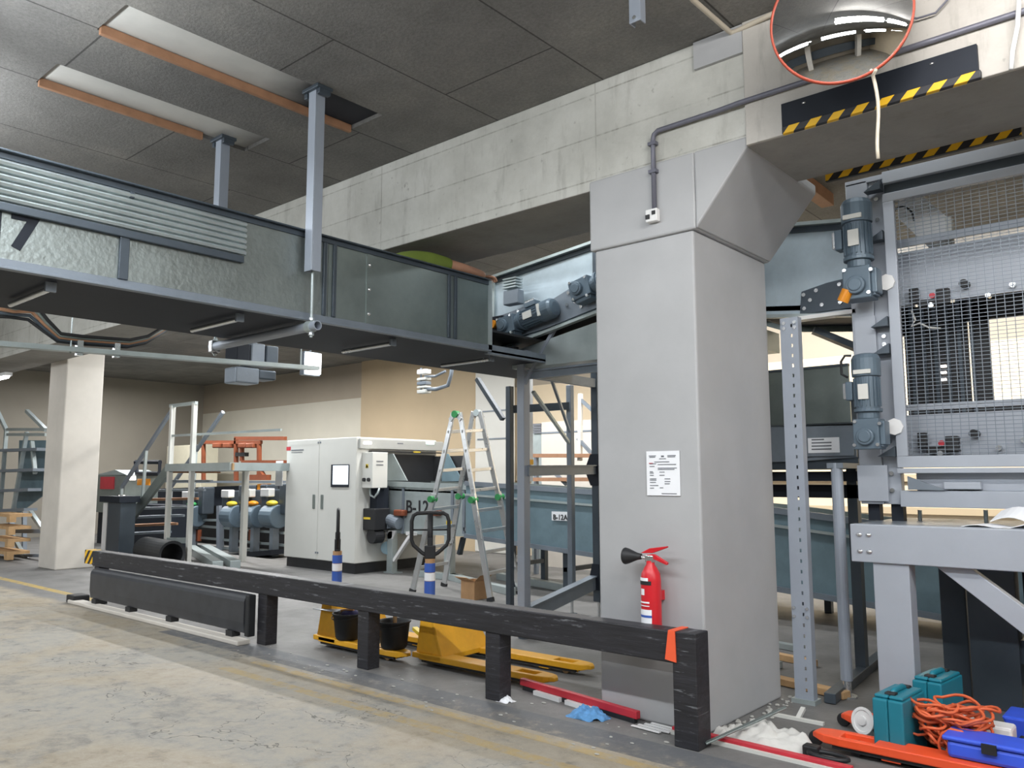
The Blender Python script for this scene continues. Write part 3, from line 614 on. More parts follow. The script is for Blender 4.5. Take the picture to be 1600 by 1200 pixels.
for z in (.66, .6): build('bolt', MB().cyl((-2.39, 5.84, z), (-2.39, 5.85, z), .012, n=8).cyl((-2.295, 5.84, z), (-2.295, 5.85, z), .012, n=8), 'chrome', t)
# ---------------------------------------------------------------- things on the beam and column
b = thing('warning_board', (-1.34, 4.7, 3.7), 'dark board with a yellow and black striped lower edge on the front of the beam', 'sign')
build('board', MB().box((-1.87, 4.69, 3.735), (-.8, 4.719, 3.885)), 'darker', b, bevel=.002)
build('striped_edge', MB().box((-1.87, 4.685, 3.69), (-.79, 4.72, 3.735)), 'hazard', b, bevel=.004)
build('screw', MB().ball((-1.73, 4.69, 3.85), (.012, .005, .006)).ball((-1.02, 4.69, 3.85), (.012, .005, .006)), 'chrome', b, smooth=True)
b = thing('warning_strip', (-1.3, 5.6, 3.65), 'second striped edge strip along the far lower edge of the beam', 'sign')
build('striped_edge', MB().box((-1.93, 5.58, 3.66), (-.75, 5.61, 3.73)), 'hazard', b); build('backing', MB().box((-1.93, 5.58, 3.66), (-.75, 5.61, 3.655)), 'black', b)
# convex mirror
mc = V((-1.36, 4.28, 4.07)); nd = (V((0, 0, 1.6))-mc).normalized(); nd = (nd + V((.0, -.0, .42))).normalized()
t = thing('convex_mirror', mc, 'round convex traffic mirror with a red-orange rim hanging under the ceiling at top right', 'mirror')
R_, S_ = .358, .8
prof = [(R_*i/14, math.sqrt(S_*S_-(R_*i/14)**2)-math.sqrt(S_*S_-R_*R_)) for i in range(14, -1, -1)]; prof[-1] = (.0005, prof[-1][1])
build('mirror_face', MB().lathe(prof, mc, nd, 64, False, True), 'mirror', t, smooth=True)
build('rim', MB().lathe([(R_-.006, .003), (R_, .008), (R_+.007, .004), (R_+.007, -.015), (R_, -.02), (R_-.006, -.01), (R_-.006, .003)], mc, nd, 64, False, False), 'rimred', t, smooth=True)
build('back_shell', MB().lathe([(.05, -.09), (.25, -.06), (R_, -.02), (R_-.01, 0)], mc, nd, 48, True, False), 'black', t, smooth=True)
build('bracket', MB().cyl(mc-nd*.08, (mc.x-.1, 4.74, mc.z+.1), .022), 'galvlight', t)
# conduit and switch on the column
t = thing('conduit', (-2.8, 4.7, 3.4), 'thin grey conduit running up the column and along the beam', 'conduit')
m = MB(); zc = 3.985
m.tube([(-2.8, 4.722, 3.42), (-2.8, 4.722, zc-.06), (-2.79, 4.722, zc-.02), (-2.76, 4.722, zc), (-2.3, 4.715, zc), (-2.15, 4.702, zc), (3, 4.702, zc)], .017, 10)
build('pipe', m, 'conduit', t, smooth=True)
for p in ((-2.8, 3.7), (-2.8, 3.9)): build('clip', MB().box((p[0]-.03, 4.7, p[1]-.012), (p[0]+.03, 4.742, p[1]+.012)), 'conduit', t)
t = thing('switch_box', (-2.81, 4.7, 3.34), 'small white electrical switch box on the column at the end of the conduit', 'switch')
build('case', MB().box((-2.855, 4.69, 3.34), (-2.765, 4.74, 3.43)), 'white', t, bevel=.008)
build('toggle', MB().box((-2.85, 4.682, 3.36), (-2.82, 4.692, 3.39)).box((-2.8, 4.682, 3.385), (-2.775, 4.692, 3.41)), 'black', t)
t = thing('ceiling_conduit', (-2.3, 4.4, 4.45), 'cream conduit bent along the ceiling edge above the column', 'conduit')
build('pipe', MB().tube([at(1040, -55, z=4.49), at(1083, 0, z=4.49), at(1138, 48, z=4.49), at(1142, 51, z=4.49), at(1150, 49, z=4.49), at(1215, 18, z=4.49), at(1330, -40, z=4.49)], .017, 10), 'creamcond', t, smooth=True)
t = thing('ceiling_strut', (-2.46, 4.0, 4.33), 'short grey channel strut hanging from the ceiling left of the mirror', 'strut')
build('channel', MB().box((-2.5, 3.97, 4.335), (-2.42, 3.978, 4.528)).box((-2.5, 3.978, 4.335), (-2.492, 4.03, 4.528)).box((-2.428, 3.978, 4.335), (-2.42, 4.03, 4.528)), 'post', t, bevel=.002)
build('bolt', MB().cyl((-2.46, 3.96, 4.36), (-2.46, 3.972, 4.36), .012), 'chrome', t)
m = MB().tube([(-1.2, 4.3, 3.72)]+[at(1364+10*math.sin(k*.5)*.4+k*1.2, 118+13*k, y=4.35) for k in range(11)], .0095, 8)
solo('rope', m, 'creamcond', 'pale cord hanging down from the convex mirror in front of the beam', 'cord', smooth=True)
m = MB().tube([at(1382, 18, y=4.69), at(1432, 29, y=4.69), at(1462, 20, y=4.69), at(1480, 0, y=4.69), at(1490, -20, y=4.69)], .006, 6)
solo('loose_wire', m, 'conduit', 'thin dark wire curving on the beam right of the mirror', 'wire', smooth=True)
m = MB().tube([at(1592, 0, y=4.68), at(1590, 40, y=4.68), at(1582, 80, y=4.68), at(1580, 108, y=4.68)], .012, 8)
solo('white_cable_tail', m, 'white', 'white cable tail hanging on the beam at the right edge', 'cable', smooth=True)
# notice and extinguisher on the column
t = thing('notice', at(1037, 738, y=4.75), 'white printed A4 notice taped to the front of the grey column', 'notice')
a, b = at(1011, 774, y=4.75), at(1061, 704, y=4.75)
s_ = build('sheet', MB().box((a.x, 4.751, a.z), (b.x, 4.756, b.z)), 'paper', t)
m = MB(); w, h = b.x-a.x, b.z-a.z
for (x0, x1, yv) in ((.08,.3,.1),(.4,.6,.17),(.65,.9,.1),(.65,.88,.13),(.1,.28,.13),(.25,.7,.24),(.1,.3,.28),(.35,.9,.3),(.1,.25,.34),(.35,.92,.38),(.35,.85,.41),(.1,.2,.46),(.1,.22,.49),(.4,.55,.47),(.1,.22,.54),(.4,.55,.54),(.1,.3,.62),(.1,.3,.65),(.55,.72,.62),(.55,.72,.68),(.55,.7,.73),(.1,.28,.7),(.1,.35,.77),(.1,.22,.83),(.4,.5,.82),(.45,.9,.95)):
    m.box((a.x+w*x0, 4.749, b.z-h*yv-.004), (a.x+w*x1, 4.7512, b.z-h*yv+.001))
m.box((a.x+w*.46, 4.749, b.z-h*.14), (a.x+w*.54, 4.7512, b.z-h*.1)); m.cur = 1
m.box((a.x+w*.08, 4.7485, b.z-h*.28), (a.x+w*.2, 4.7512, b.z-h*.265))
build('print', m, ['ink', 'redflat'], s_)
ex, ey = -2.85, 4.655
t = thing('fire_extinguisher', (ex, ey, .53), 'red fire extinguisher with black horn hung on the front of the grey column', 'extinguisher')
build('cylinder', MB().lathe([(.058, .5), (.064, .52), (.066, .56), (.066, .93), (.06, .975), (.042, 1.01), (.028, 1.03), (.026, 1.055)], (ex, ey, 0), Z, 28), 'red', t, smooth=True)
def arc_band(z0, z1, a0, a1, r=.0675):
    return MB().grid(lambda u, v: (ex+r*math.cos(a0+(a1-a0)*u), ey+r*math.sin(a0+(a1-a0)*u), z0+(z1-z0)*v), 12, 1)
l_ = build('label', arc_band(.56, .75, -2.9, -1.0), 'paper', t, smooth=True, recalc=False)
build('blue_band', arc_band(.70, .715, -2.9, -1.0, .068), 'bluelabel', l_, recalc=False)
build('black_band', arc_band(.905, .93, -2.9, -1.0, .068), 'black', t, recalc=False); build('white_band', arc_band(.93, .95, -2.9, -1.3, .068), 'paper', t, recalc=False)
build('pictogram', arc_band(.84, .88, -2.2, -1.7, .0682), 'paper', t, recalc=False)
build('small_print', arc_band(.79, .80, -2.7, -1.2, .0682).grid(lambda u, v: (ex+.0682*math.cos(-2.7+1.5*u), ey+.0682*math.sin(-2.7+1.5*u), .77+.006*v), 12, 1), 'paper', t, recalc=False)
v_ = build('valve', MB().box((ex-.03, ey-.02, 1.045), (ex+.03, ey+.02, 1.09)).cyl((ex-.03, ey, 1.07), (ex-.06, ey-.02, 1.077), .012), 'chrome', t, bevel=.005)
build('lever', MB().prism([(ex-.07, ey-.012, 1.1), (ex, ey-.012, 1.135), (ex+.13, ey-.012, 1.155), (ex+.13, ey-.012, 1.145), (ex+.02, ey-.012, 1.105)], (0, .024, 0)), 'red', v_, bevel=.003)
build('handle', MB().prism([(ex-.03, ey-.012, 1.09), (ex+.03, ey-.012, 1.1), (ex+.13, ey-.012, 1.05), (ex+.125, ey-.012, 1.035), (ex+.02, ey-.012, 1.07)], (0, .024, 0)), 'red', v_, bevel=.003)
build('horn', MB().lathe([(.018, 0), (.024, .03), (.048, .09), (.055, .115), (.052, .125), (.01, .06)], (ex-.055, ey-.02, 1.08), (-1, -.1, -.02), 22), 'black', t, smooth=True)
build('wall_bracket', MB().box((ex-.04, ey+.04, .8), (ex+.04, 4.76, .86)), 'red', t)
# ---------------------------------------------------------------- black guard rail along the road
t = thing('guard_rail', (-6.8, 4.52, 0), 'long low black timber guard rail on posts running along the road', 'guard rail')
build('rail', MB().box((-11.05, 4.46, .475), (-2.58, 4.6, .665)), 'rail', t, bevel=.008)
for x, w in ((-7.1, .15), (-5.56, .14), (-4.08, .14)): build('post', MB().box((x-w/2, 4.47, 0), (x+w/2, 4.6, .475)), 'rail', t, bevel=.006)
build('post', MB().box((-2.58, 4.44, 0), (-2.42, 4.6, .67)), 'rail', t, bevel=.006)
build('post', MB().box((-11.0, 4.47, 0), (-10.86, 4.6, .475)), 'rail', t, bevel=.006)
build('striped_end', MB().box((-11.3, 4.46, .49), (-11.05, 4.6, .665)), 'hazard', t, bevel=.006)
a = V((-2.62, 4.45, .66))
k = build('orange_tape', MB().prism([(-2.6, 4.43, .67), (-2.555, 4.43, .67), (-2.55, 4.43, .49), (-2.625, 4.43, .5)], (0, .008, 0)).box((-2.6, 4.43, .67), (-2.555, 4.6, .675)), 'orangetape', t)
t = thing('bumper_panel', (-9.0, 4.42, 0), 'black curved bumper panel under the left end of the guard rail', 'bumper')
prof = [(4.38, .1), (4.365, .2), (4.365, .4), (4.375, .43), (4.395, .452), (4.42, .462), (4.455, .465), (4.455, .1)]
build('panel', MB().prism([(-10.85, y, z) for y, z in prof], (3.6, 0, 0)), 'bumper', t, bevel=.004)
build('end_cap', MB().box((-7.25, 4.375, .07), (-7.18, 4.455, .465)), 'rubber', t, bevel=.01)
for x in (-10.7, -9.75, -8.75, -7.5): build('bracket', MB().box((x-.06, 4.36, .045), (x+.06, 4.45, .1)), 'black', t)
solo('wheel_stop', MB().box((-11.4, 4.3, 0), (-11.15, 4.5, .1)), 'black', 'small black rubber block at the left end of the kerb', 'block', bevel=.015)
# ---------------------------------------------------------------- pallet trucks
def fork(m, x0, L, y0, w, z0=.05, z1=.1):
    """one fork with its open roller slot near the rounded tip"""
    xs = [x0, x0+L-.36, x0+L-.17, x0+L-.08, x0+L-.03, x0+L]; ins = [0, 0, 0, .08, .2, .36]; fr = (0, .22, .78, 1)
    pt = lambda i, k: (xs[i], y0+w*(ins[i]+(1-2*ins[i])*fr[k])); idx = {}; vs = []; fs = []
    def vid(i, k, t):
        if (i, k, t) not in idx: idx[i, k, t] = len(vs); x, y = pt(i, k); vs.append((x, y, z1-(.012 if i == 5 else 0) if t else z0+(.012 if i > 3 else 0)))
        return idx[i, k, t]
    cells = [(i, k) for i in range(5) for k in range(3) if not (i == 1 and k == 1)]
    for i, k in cells:
        q = [(i, k), (i+1, k), (i+1, k+1), (i, k+1)]
        fs.append([vid(*p, 1) for p in q]); fs.append([vid(*p, 0) for p in q[::-1]])
        for a, b, nb in ((q[0], q[1], (i, k-1)), (q[1], q[2], (i+1, k)), (q[2], q[3], (i, k+1)), (q[3], q[0], (i-1, k))):
            if nb not in cells: fs.append([vid(*a, 0), vid(*b, 0), vid(*b, 1), vid(*a, 1)])
    m.add(vs, fs)
def truck(loc, L, pitch, w, paint, label, turn=0, rz=0, tiller=True, body=True):
    t = thing('pallet_truck', loc, label, 'pallet truck', None, local=True, rz=rz)
    for s in (0, pitch):
        m = MB(); fork(m, 0, L, s, w); f = build('fork', m, paint, t, bevel=.007)
        build('roller', MB().cyl((L-.25, s+w*.3, .038), (L-.25, s+w*.7, .038), .037, n=16), 'palletwood' if paint == 'yellow' else 'black', f)
        build('wheel_frame', MB().box((L-.5, s+.02, .02), (L-.4, s+w-.02, .06)).box((L-.42, s+w*.25, .03), (L-.12, s+w*.3, .07)).box((L-.42, s+w*.7, .03), (L-.12, s+w*.75, .07)), paint, f)
        build('underside', MB().box((.02, s+.015, .03), (L-.13, s+w-.015, .048)), 'black', f)
    if not tiller:
        for s in (0, pitch): build('tip_wheel', MB().cyl((L+.0, s+w*.2, .042), (L+.0, s+w*.42, .042), .042, n=18), 'black', t, bevel=.006)
    W = pitch+w; yc = W/2
    m = MB(); m.prism([(.28, 0, .1), (.02, 0, .47), (-.1, 0, .5), (-.14, 0, .1)], (0, .02, 0)); 
    m = MB(); m.prism([(.26, .02, .1), (.06, .08, .46), (.06, W-.08, .46), (.26, W-.02, .1)], (-.03, 0, -.01)); m.box((-.08, .0, .06), (.26, W, .105)); m.box((-.05, .09, .4), (.08, W-.09, .46))
    m.prism([(.24, .03, .1), (.06, .09, .45), (-.06, .09, .45), (-.06, .03, .1)], (0, .015, 0)); m.prism([(.24, W-.045, .1), (.06, W-.105, .45), (-.06, W-.105, .45), (-.06, W-.045, .1)], (0, .015, 0))
    build('body', m, paint, t, bevel=.006)
    build('label_strip', MB().box((-.066, .1, .18), (-.058, .2, .44)).box((-.0, .085, .25), (.05, .0885, .44)), 'paper', t)
    build('pump', MB().cyl((-.17, yc, .12), (-.17, yc, .46), .055, n=18).cyl((-.17, yc, .46), (-.17, yc, .5), .035, n=16).box((-.24, yc-.08, .22), (-.06, yc+.08, .3)), 'mid', t, bevel=.005)
    for s in (-.075, .075): build('steer_wheel', MB().cyl((-.17, yc+s-.025, .085), (-.17, yc+s+.025, .085), .085, n=24), 'black', t, bevel=.008)
    if tiller:
        tl = build('tiller', MB(Matrix.Translation((-.2, yc, 0)) @ Matrix.Rotation(turn, 4, 'Z')).bar((0, 0, .34), (.0, 0, 1.05), .045, .05, (1, 0, 0)).box((-.03, -.05, .86), (.03, .05, .98)), 'black', t, bevel=.008)
        T = Matrix.Translation((-.2, yc, 0)) @ Matrix.Rotation(turn, 4, 'Z')
        lp = [(0, 0, .87), (0, .07, .91), (0, .15, .98), (0, .17, 1.03), (0, .17, 1.2), (0, .155, 1.25), (0, .12, 1.27), (0, 0, 1.275)]
        lp = lp + [(a, -b, c) for a, b, c in reversed(lp[1:-1])]
        build('handle_loop', MB(T).tube(lp, .018, 10, True).tube([(0, -.16, 1.12), (0, .16, 1.12)], .008).bar((0, 0, .9), (0, 0, 1.27), .05, .03, (1, 0, 0)), 'black', tl, smooth=True)
        wr = build('wrap', MB(T).cyl((0, 0, .46), (0, 0, .86), .045, n=14), 'card', tl)
        m = MB(T)
        for z0, z1 in ((.52, .66), (.74, .82)): m.cyl((0, 0, z0), (0, 0, z1), .05, n=14)
        m.cur = 1; m.cyl((0, 0, .665), (0, 0, .735), .05, n=14); m.cyl((0, 0, .5), (0, 0, .515), .05, n=14)
        build('blue_band', m, ['bluelabel', 'paper'], wr)
    return t
truck((-6.6, 4.77, 0), 1.2, .55, .16, 'yellow', 'yellow pallet truck at left under the rail with two black buckets on its fork', math.radians(53))
truck((-5.3, 4.87, 0), 1.4, .5, .16, 'yellow', 'yellow pallet truck at right with bare forks pointing to the grey column', math.radians(-46), rz=math.radians(2))
truck((-.35, 5.56, 0), 1.6, .48, .17, 'rustorange', 'orange-red pallet truck with only its forks in view by the teal cases', 0, rz=math.pi, tiller=False)
def bucket(x, y, z, label):
    t = thing('bucket', (x, y, z), label, 'bucket', 'black buckets on the pallet truck')
    build('pail', MB().lathe([(.1, .0), (.115, .02), (.138, .22), (.148, .225), (.15, .24), (.143, .24), (.133, .22), (.108, .03), (.02, .025)], (x, y, z), Z, 32, True, True), 'rubber', t, smooth=True)
    m = MB(); m.tube([(x+.152*math.cos(a), y+.152*math.sin(a)-.0, z+.22-.03*abs(math.cos(a-1.57))) for a in [math.pi+math.pi*i/12 for i in range(13)]], .005, 6)
    build('handle', m, 'black', t, smooth=True)
    return t
b1, b2 = V((-6.26, 4.86, .101)), V((-5.62, 4.87, .101))
bucket(b1.x, b1.y, b1.z, 'black bucket with a trowel and a dark cloth standing on the yellow fork'); bucket(b2.x, b2.y, b2.z, 'black bucket with one brush handle sticking out, right of the other bucket')
t = thing('trowel', b1+V((-.1, -.05, .23)), 'long thin trowel lying across the rim of the left bucket', 'trowel')
build('blade', MB().prism([(b1.x-.42, b1.y-.1, b1.z+.24), (b1.x-.1, b1.y-.07, b1.z+.24), (b1.x-.08, b1.y-.02, b1.z+.255), (b1.x-.1, b1.y+.03, b1.z+.255)], (0, 0, .004)), 'mid', t)
build('grip', MB().cyl((b1.x-.08, b1.y-.02, b1.z+.25), (b1.x+.08, b1.y+.0, b1.z+.28), .014, n=12), 'wood', t)
solo('dark_cloth', MB().ball((b1.x, b1.y+.02, b1.z+.21), (.1, .09, .06), 16, 10), plain('navy_cloth', '2c2a52', .9, 0, .2), 'dark blue cloth stuffed in the top of the left bucket', 'cloth', smooth=True)
t = thing('brush', b2+V((0, .0, .03)), 'brush standing in the right bucket, wooden handle with a black tip', 'brush')
build('handle', MB().cyl(b2+V((-.02, .02, .03)), b2+V((.01, 0, .34)), .018, n=12), 'palletwood', t); build('grip', MB().cyl(b2+V((.01, 0, .34)), b2+V((.03, -.0, .42)), .022, .018, n=12), 'black', t)
t = thing('yellow_level', (-5.2, 5.3, .1), 'short yellow bar leaning against the body of the right pallet truck', 'tool')
build('bar', MB().bar(at(648, 982, y=5.3), at(674, 1004, y=5.16), .05, .035), 'yellowsticker', t, bevel=.004); build('end_cap', MB().bar(at(674, 1004, y=5.16), at(677, 1007, y=5.15), .055, .04), 'redflat', t)
# ---------------------------------------------------------------- small things on the near floor
def blob(c, rx, ry, h, n, seed, rot=0, freq=9):
    r = random.Random(seed); ph = [r.uniform(0, 6.28) for _ in range(8)]
    def fn(u, v):
        x, y = 2*u-1, 2*v-1; d = math.sqrt(x*x+y*y); k = 1/max(1, d*(.85+.18*math.sin(3*math.atan2(y, x)+ph[0])+.1*math.sin(5*math.atan2(y, x)+ph[1])))
        x, y = x*k, y*k; d = min(1, math.sqrt(x*x+y*y))
        z = h*(1-d**4)*(.5+.16*math.sin(freq*.8*x+ph[2]+2*y)+.14*math.sin(freq*y+ph[3]-3*x)+.1*math.sin(13*x+11*y+ph[4])+.07*math.sin(19*x-15*y+ph[5]))
        X_, Y_ = rx*x, ry*y
        return (c[0]+X_*math.cos(rot)-Y_*math.sin(rot), c[1]+X_*math.sin(rot)+Y_*math.cos(rot), c[2]+max(.002, z, .4*h*(1-d**6)))
    return MB().grid(fn, n, n)
def sheet(name, mb, m, label, cat, th=.004):
    o = solo(name, mb, m, label, cat, smooth=True); s = o.modifiers.new('th', 'SOLIDIFY'); s.thickness = th; s.offset = 1; return o
sheet('white_rag', blob((-2.18, 4.86, .0), .29, .18, .15, 34, 3, .1), 'cloth', 'crumpled white cloth heap on the floor right of the last rail post', 'cloth')
sheet('white_rag', blob((-2.33, 4.8, .0), .18, .1, .11, 22, 9, .15), 'cloth', 'smaller white cloth scrap beside the foot of the column', 'cloth')
sheet('blue_rag', blob((-3.32, 4.6, 0), .14, .1, .09, 26, 5, 0, 12), 'rag', 'crumpled blue cloth on the floor in front of the red level', 'cloth')
sheet('blue_scrap', blob((-3.32, 4.74, 0), .1, .04, .06, 16, 8), 'rag', 'small blue cloth scrap behind the red level', 'cloth')
sheet('crumpled_paper', blob((-4.0, 4.52, 0), .07, .05, .05, 16, 11), 'paper', 'crumpled white paper on the floor beside the rail post', 'paper')
t = thing('long_level', (-3.55, 4.78, 0), 'long red level lying on the floor in front of the pallet truck tips', 'level')
build('bar', MB().bar((-4.13, 4.86, .055), (-2.98, 4.68, .055), .04, .05), 'redflat', t, bevel=.004)
build('white_edge', MB().bar((-3.95, 4.805, .015), (-3.68, 4.765, .015), .05, .03).bar((-3.62, 4.755, .015), (-3.35, 4.71, .015), .05, .03), 'white', t)
build('foot_edge', MB().bar((-4.1, 4.85, .015), (-3.0, 4.68, .015), .03, .03), 'black', t)
t = thing('red_batten', (-2.2, 4.68, 0), 'second red level lying under the white cloth behind the last rail post', 'level')
build('bar', MB().bar((-2.72, 4.68, .03), (-1.62, 4.66, .03), .05, .02), 'redflat', t, bevel=.003); build('lower_edge', MB().bar((-2.72, 4.655, .01), (-1.62, 4.645, .01), .05, .02), 'cab', t)
m = MB()
for i in range(4): m.bar((-2.98+.03*i, 4.6+.03*i, .01+.004*i), (-2.76+.045*i, 4.58+.04*i, .012), .022, .006)
solo('plastic_strips', m, 'white', 'thin white plastic strips at the right end of the red level', 'strips')
solo('grey_stick', MB().bar((-2.42, 4.52, .03), (-2.12, 5.0, .19), .03, .012), 'galvflat', 'grey flat stick lying across the white cloth', 'stick', bevel=.003)
t = thing('clamp', (-1.82, 4.74, 0), 'black tool with a looped handle on the floor beside the white cloth', 'tool')
build('loop', MB().tube([(-1.78+.11*math.cos(a), 4.75+.05*math.sin(a), .04) for a in [i*math.pi/8 for i in range(16)]], .014, 8, True), 'black', t, smooth=True); build('head', MB().box((-1.93, 4.75, .01), (-1.84, 4.82, .07)), 'black', t, bevel=.01)
def case(loc, label, rz=0):
    t = thing('tool_case', loc, label, 'tool case', 'teal power tool cases', local=True, rz=rz)
    build('shell', MB().box((-.085, -.18, 0), (-.001, .18, .33)).box((-.08, -.16, .33), (-.001, .16, .35)), 'teal', t, bevel=.03, seg=3)
    build('lid', MB().box((.001, -.18, 0), (.085, .18, .33)).box((.001, -.16, .33), (.08, .16, .35)), 'teal', t, bevel=.03, seg=3)
    h = [(0, -.085, .34), (0, -.085, .355), (0, -.065, .363), (0, .065, .363), (0, .085, .355), (0, .085, .34)]
    build('handle', MB().tube(h, .017, 10), 'teal', t, smooth=True)
    for y in (-.11, .11): build('latch', MB().box((-.03, y-.025, .325), (.03, y+.025, .362)), 'black', t, bevel=.006)
    for z in (.06, .24): build('rib', MB().box((-.09, -.14, z), (-.083, .14, z+.02)), 'teal', t, bevel=.004)
    return t
case((-1.52, 5.2, .0), 'teal plastic tool case standing upright between the orange forks, the nearer one', math.radians(-4))
case((-1.42, 5.66, .03), 'teal plastic tool case standing upright behind the first one', math.radians(-6))
# orange cord heap
r = random.Random(5); m = MB()
for i in range(36):
    c = V((-1.25+r.uniform(-.12, .12), 5.25+r.uniform(-.09, .09), .1+.006*i+r.uniform(-.02, .02))); a, b = r.uniform(.07, .13), r.uniform(.05, .11); tl = r.uniform(-.55, .55); tw = r.uniform(0, 3)
    R_ = Matrix.Rotation(tw, 3, 'Z') @ Matrix.Rotation(tl, 3, 'X')
    m.tube([c + R_ @ V((a*math.cos(k*math.pi/9), b*math.sin(k*math.pi/9), .01*math.sin(k))) for k in range(18)], .0085, 6, True)
m.tube([(-1.42+.07*math.cos(k*.6), 5.16, .18+.05*math.sin(k*.6)) for k in range(11)], .0085, 6, True)
m.tube([(-1.2+.09*math.cos(k*.6), 5.08+.0, .12+.1*math.sin(k*.6)) for k in range(11)], .0085, 6, True)
m.tube([(-1.12+.12*math.cos(k*.6), 5.05, .1+.09*math.sin(k*.6)) for k in range(11)], .0085, 6, True)
m.tube([(-1.05, 5.8+.0, .13), (-1.0, 5.75, .16), (-.9, 5.72, .15), (-.85, 5.7, .1), (-.95, 5.6, .05), (-1.1, 5.45, .1)], .0085, 6)
solo('extension_cord', m, 'cord', 'tangled heap of orange extension cord in front of the teal cases', 'cord', smooth=True)
t = thing('cord_drum', (-1.25, 5.3, 0), 'white plastic drum under the orange cord heap', 'drum')
build('hub', MB().cyl((-1.25, 5.3, .0), (-1.25, 5.3, .22), .085, n=20), 'white', t); build('flange', MB().cyl((-1.25, 5.3, 0), (-1.25, 5.3, .02), .12, n=24), 'white', t); build('flange', MB().cyl((-1.25, 5.3, .22), (-1.25, 5.3, .235), .1, n=24), 'white', t)
t = thing('white_disc', (-1.68, 5.33, .0), 'white plastic disc leaning against the orange fork beside the teal case', 'disc')
build('disc', MB().lathe([(.079, -.006), (.08, .006), (.062, .006), (.06, .0), (.03, .0), (.028, .012), (.012, .014)], (-1.755, 5.27, .12), (-.35, -.92, .2), 28), 'white', t, bevel=.002)
build('stem', MB().cyl((-1.72, 5.345, .0), (-1.74, 5.3, .08), .02, n=12), 'cab', t)
t = thing('blue_toolbox', (-1.0, 5.02, 0), 'long blue plastic box on the floor in the lower right corner', 'box')
build('box', MB().box((-1.22, 4.96, 0.101), (-.6, 5.16, .19)), 'bluepl', t, bevel=.02); build('lid', MB().box((-1.24, 4.95, .19), (-.58, 5.17, .215)), 'bluepl', t, bevel=.01); build('latch', MB().box((-1.05, 4.94, .16), (-.98, 4.955, .21)), 'black', t)
solo('blue_bin', MB().prism([(-1.02, 5.66, .02), (-.7, 5.66, .02), (-.66, 5.62, .2), (-1.08, 5.62, .2)], (0, .28, 0)), 'bluepl', 'blue plastic bin at the right edge behind the orange cord', 'bin', bevel=.015)
solo('white_container', MB().box((-1.12, 5.36, 0), (-.98, 5.5, .2)), 'white', 'white plastic container between the orange cord and the black tray', 'container', bevel=.015)
t = thing('black_tray', (-.85, 5.42, .0), 'black rimmed tray on the floor at the right edge', 'tray')
build('base', MB().box((-.96, 5.22, .1), (-.6, 5.5, .115)), 'wood', t); m = MB(); m.tube([(-.96, 5.22, .125), (-.6, 5.22, .125), (-.6, 5.5, .125), (-.96, 5.5, .125)], .014, 8, True); build('rim', m, 'black', t)
build('leg', MB().box((-.95, 5.35, 0), (-.62, 5.37, .1)), 'black', t)
solo('timber_plank', MB().bar((-3.1, 6.35, .03), (-2.15, 6.15, .03), .1, .05), 'palletwood', 'pale timber plank on the floor behind the slotted post', 'plank', bevel=.004)
solo('black_channel', MB().bar((-2.2, 5.95, .04), (-2.35, 7.6, .04), .08, .07), 'dark', 'dark steel channel on the floor behind the bench leg', 'channel', bevel=.004)
solo('thin_batten', MB().bar((-2.42, 5.42, .012), (-2.05, 5.42, .012), .03, .02).bar((-2.22, 5.42, .012), (-2.22, 5.52, .06), .03, .02), 'cab', 'thin T shaped batten on the floor in front of the slotted post', 'batten')
for i, (a, b, w) in enumerate((((-3.7, 6.9), (-2.9, 6.75), 'steel'), ((-3.6, 7.2), (-2.7, 7.0), 'timber'), ((-3.5, 7.6), (-3.0, 7.5), 'steel'))):
    solo('scrap_%s' % ('bar' if w == 'steel' else 'lath'), MB().bar((*a, .03), (*b, .03), .08, .05), 'galvlight' if w == 'steel' else 'palletwood', ['pale steel bar on the dark floor behind the column, nearest of the scrap', 'timber lath on the dark floor behind the column', 'short pale steel bar farthest back on the dark floor behind the column'][i], 'scrap')
m = MB(); r = random.Random(12)
for i in range(70):
    s = r.uniform(.006, .022); x = r.uniform(-2.52, -2.36); y = r.uniform(4.75, 6.0); m.ball((x, y, s*.5), (s, s*r.uniform(.6, 1.2), s*.6), 6, 4)
for i in range(60):
    s = r.uniform(.005, .014); x = r.uniform(-7.5, -2.6); y = r.uniform(4.0, 4.7); m.ball((x, y, s*.3), (s*1.6, s, s*.4), 6, 4)
o = struct('rubble', m, 'slab'); o['kind'] = 'stuff'; tag(o, 'small bits of rubble and paper scattered along the rail and the column foot', 'rubble')
# ---------------------------------------------------------------- white cabinet machine with the tunnel conveyor
mx0, mx1, my0, my1, mh = -13.0, -10.95, 8.6, 10.45, 2.28
t = thing('sorting_cabinet', (-12, 9.5, 0), 'large light grey machine cabinet with a small lit window and a black tunnel mouth', 'machine')
build('plinth', MB().box((mx0+.04, my0+.04, 0), (mx1-.03, my1, .17)), 'black', t)
build('body', MB().box((mx0, my0+.012, .17), (mx1-.012, my1, mh)), 'cab', t, bevel=.008)
sx = at(497, 780, y=my0).x
for a, b in ((mx0, sx), (sx, mx1)):
    d = build('door', MB().box((a+.004, my0, .18), (b-.004, my0+.012, mh-.01)), 'cab', t, bevel=.004)
    hx = sx-.12 if a < sx-.01 else sx+.12
    build('handle', MB().box((hx-.035, my0-.012, 1.05), (hx+.035, my0, 1.3)), 'galvflat', d, bevel=.01)
    for z in (.28, 2.2): build('hinge', MB().box((sx+(-1 if a < sx-.01 else 1)*.03-.015, my0-.008, z), (sx+(-1 if a < sx-.01 else 1)*.03+.015, my0, z+.03)), 'mid', d)
k = build('window_frame', px_box(516.5, 725.5, 544.5, 761, my0-.02, .02), 'darker', t); build('screen', px_box(519.5, 727, 544, 757, my0-.026, .006), 'screen', k)
k = build('red_mark', px_box(447.5, 698, 454, 704, my0-.006, .006), 'redflat', t)
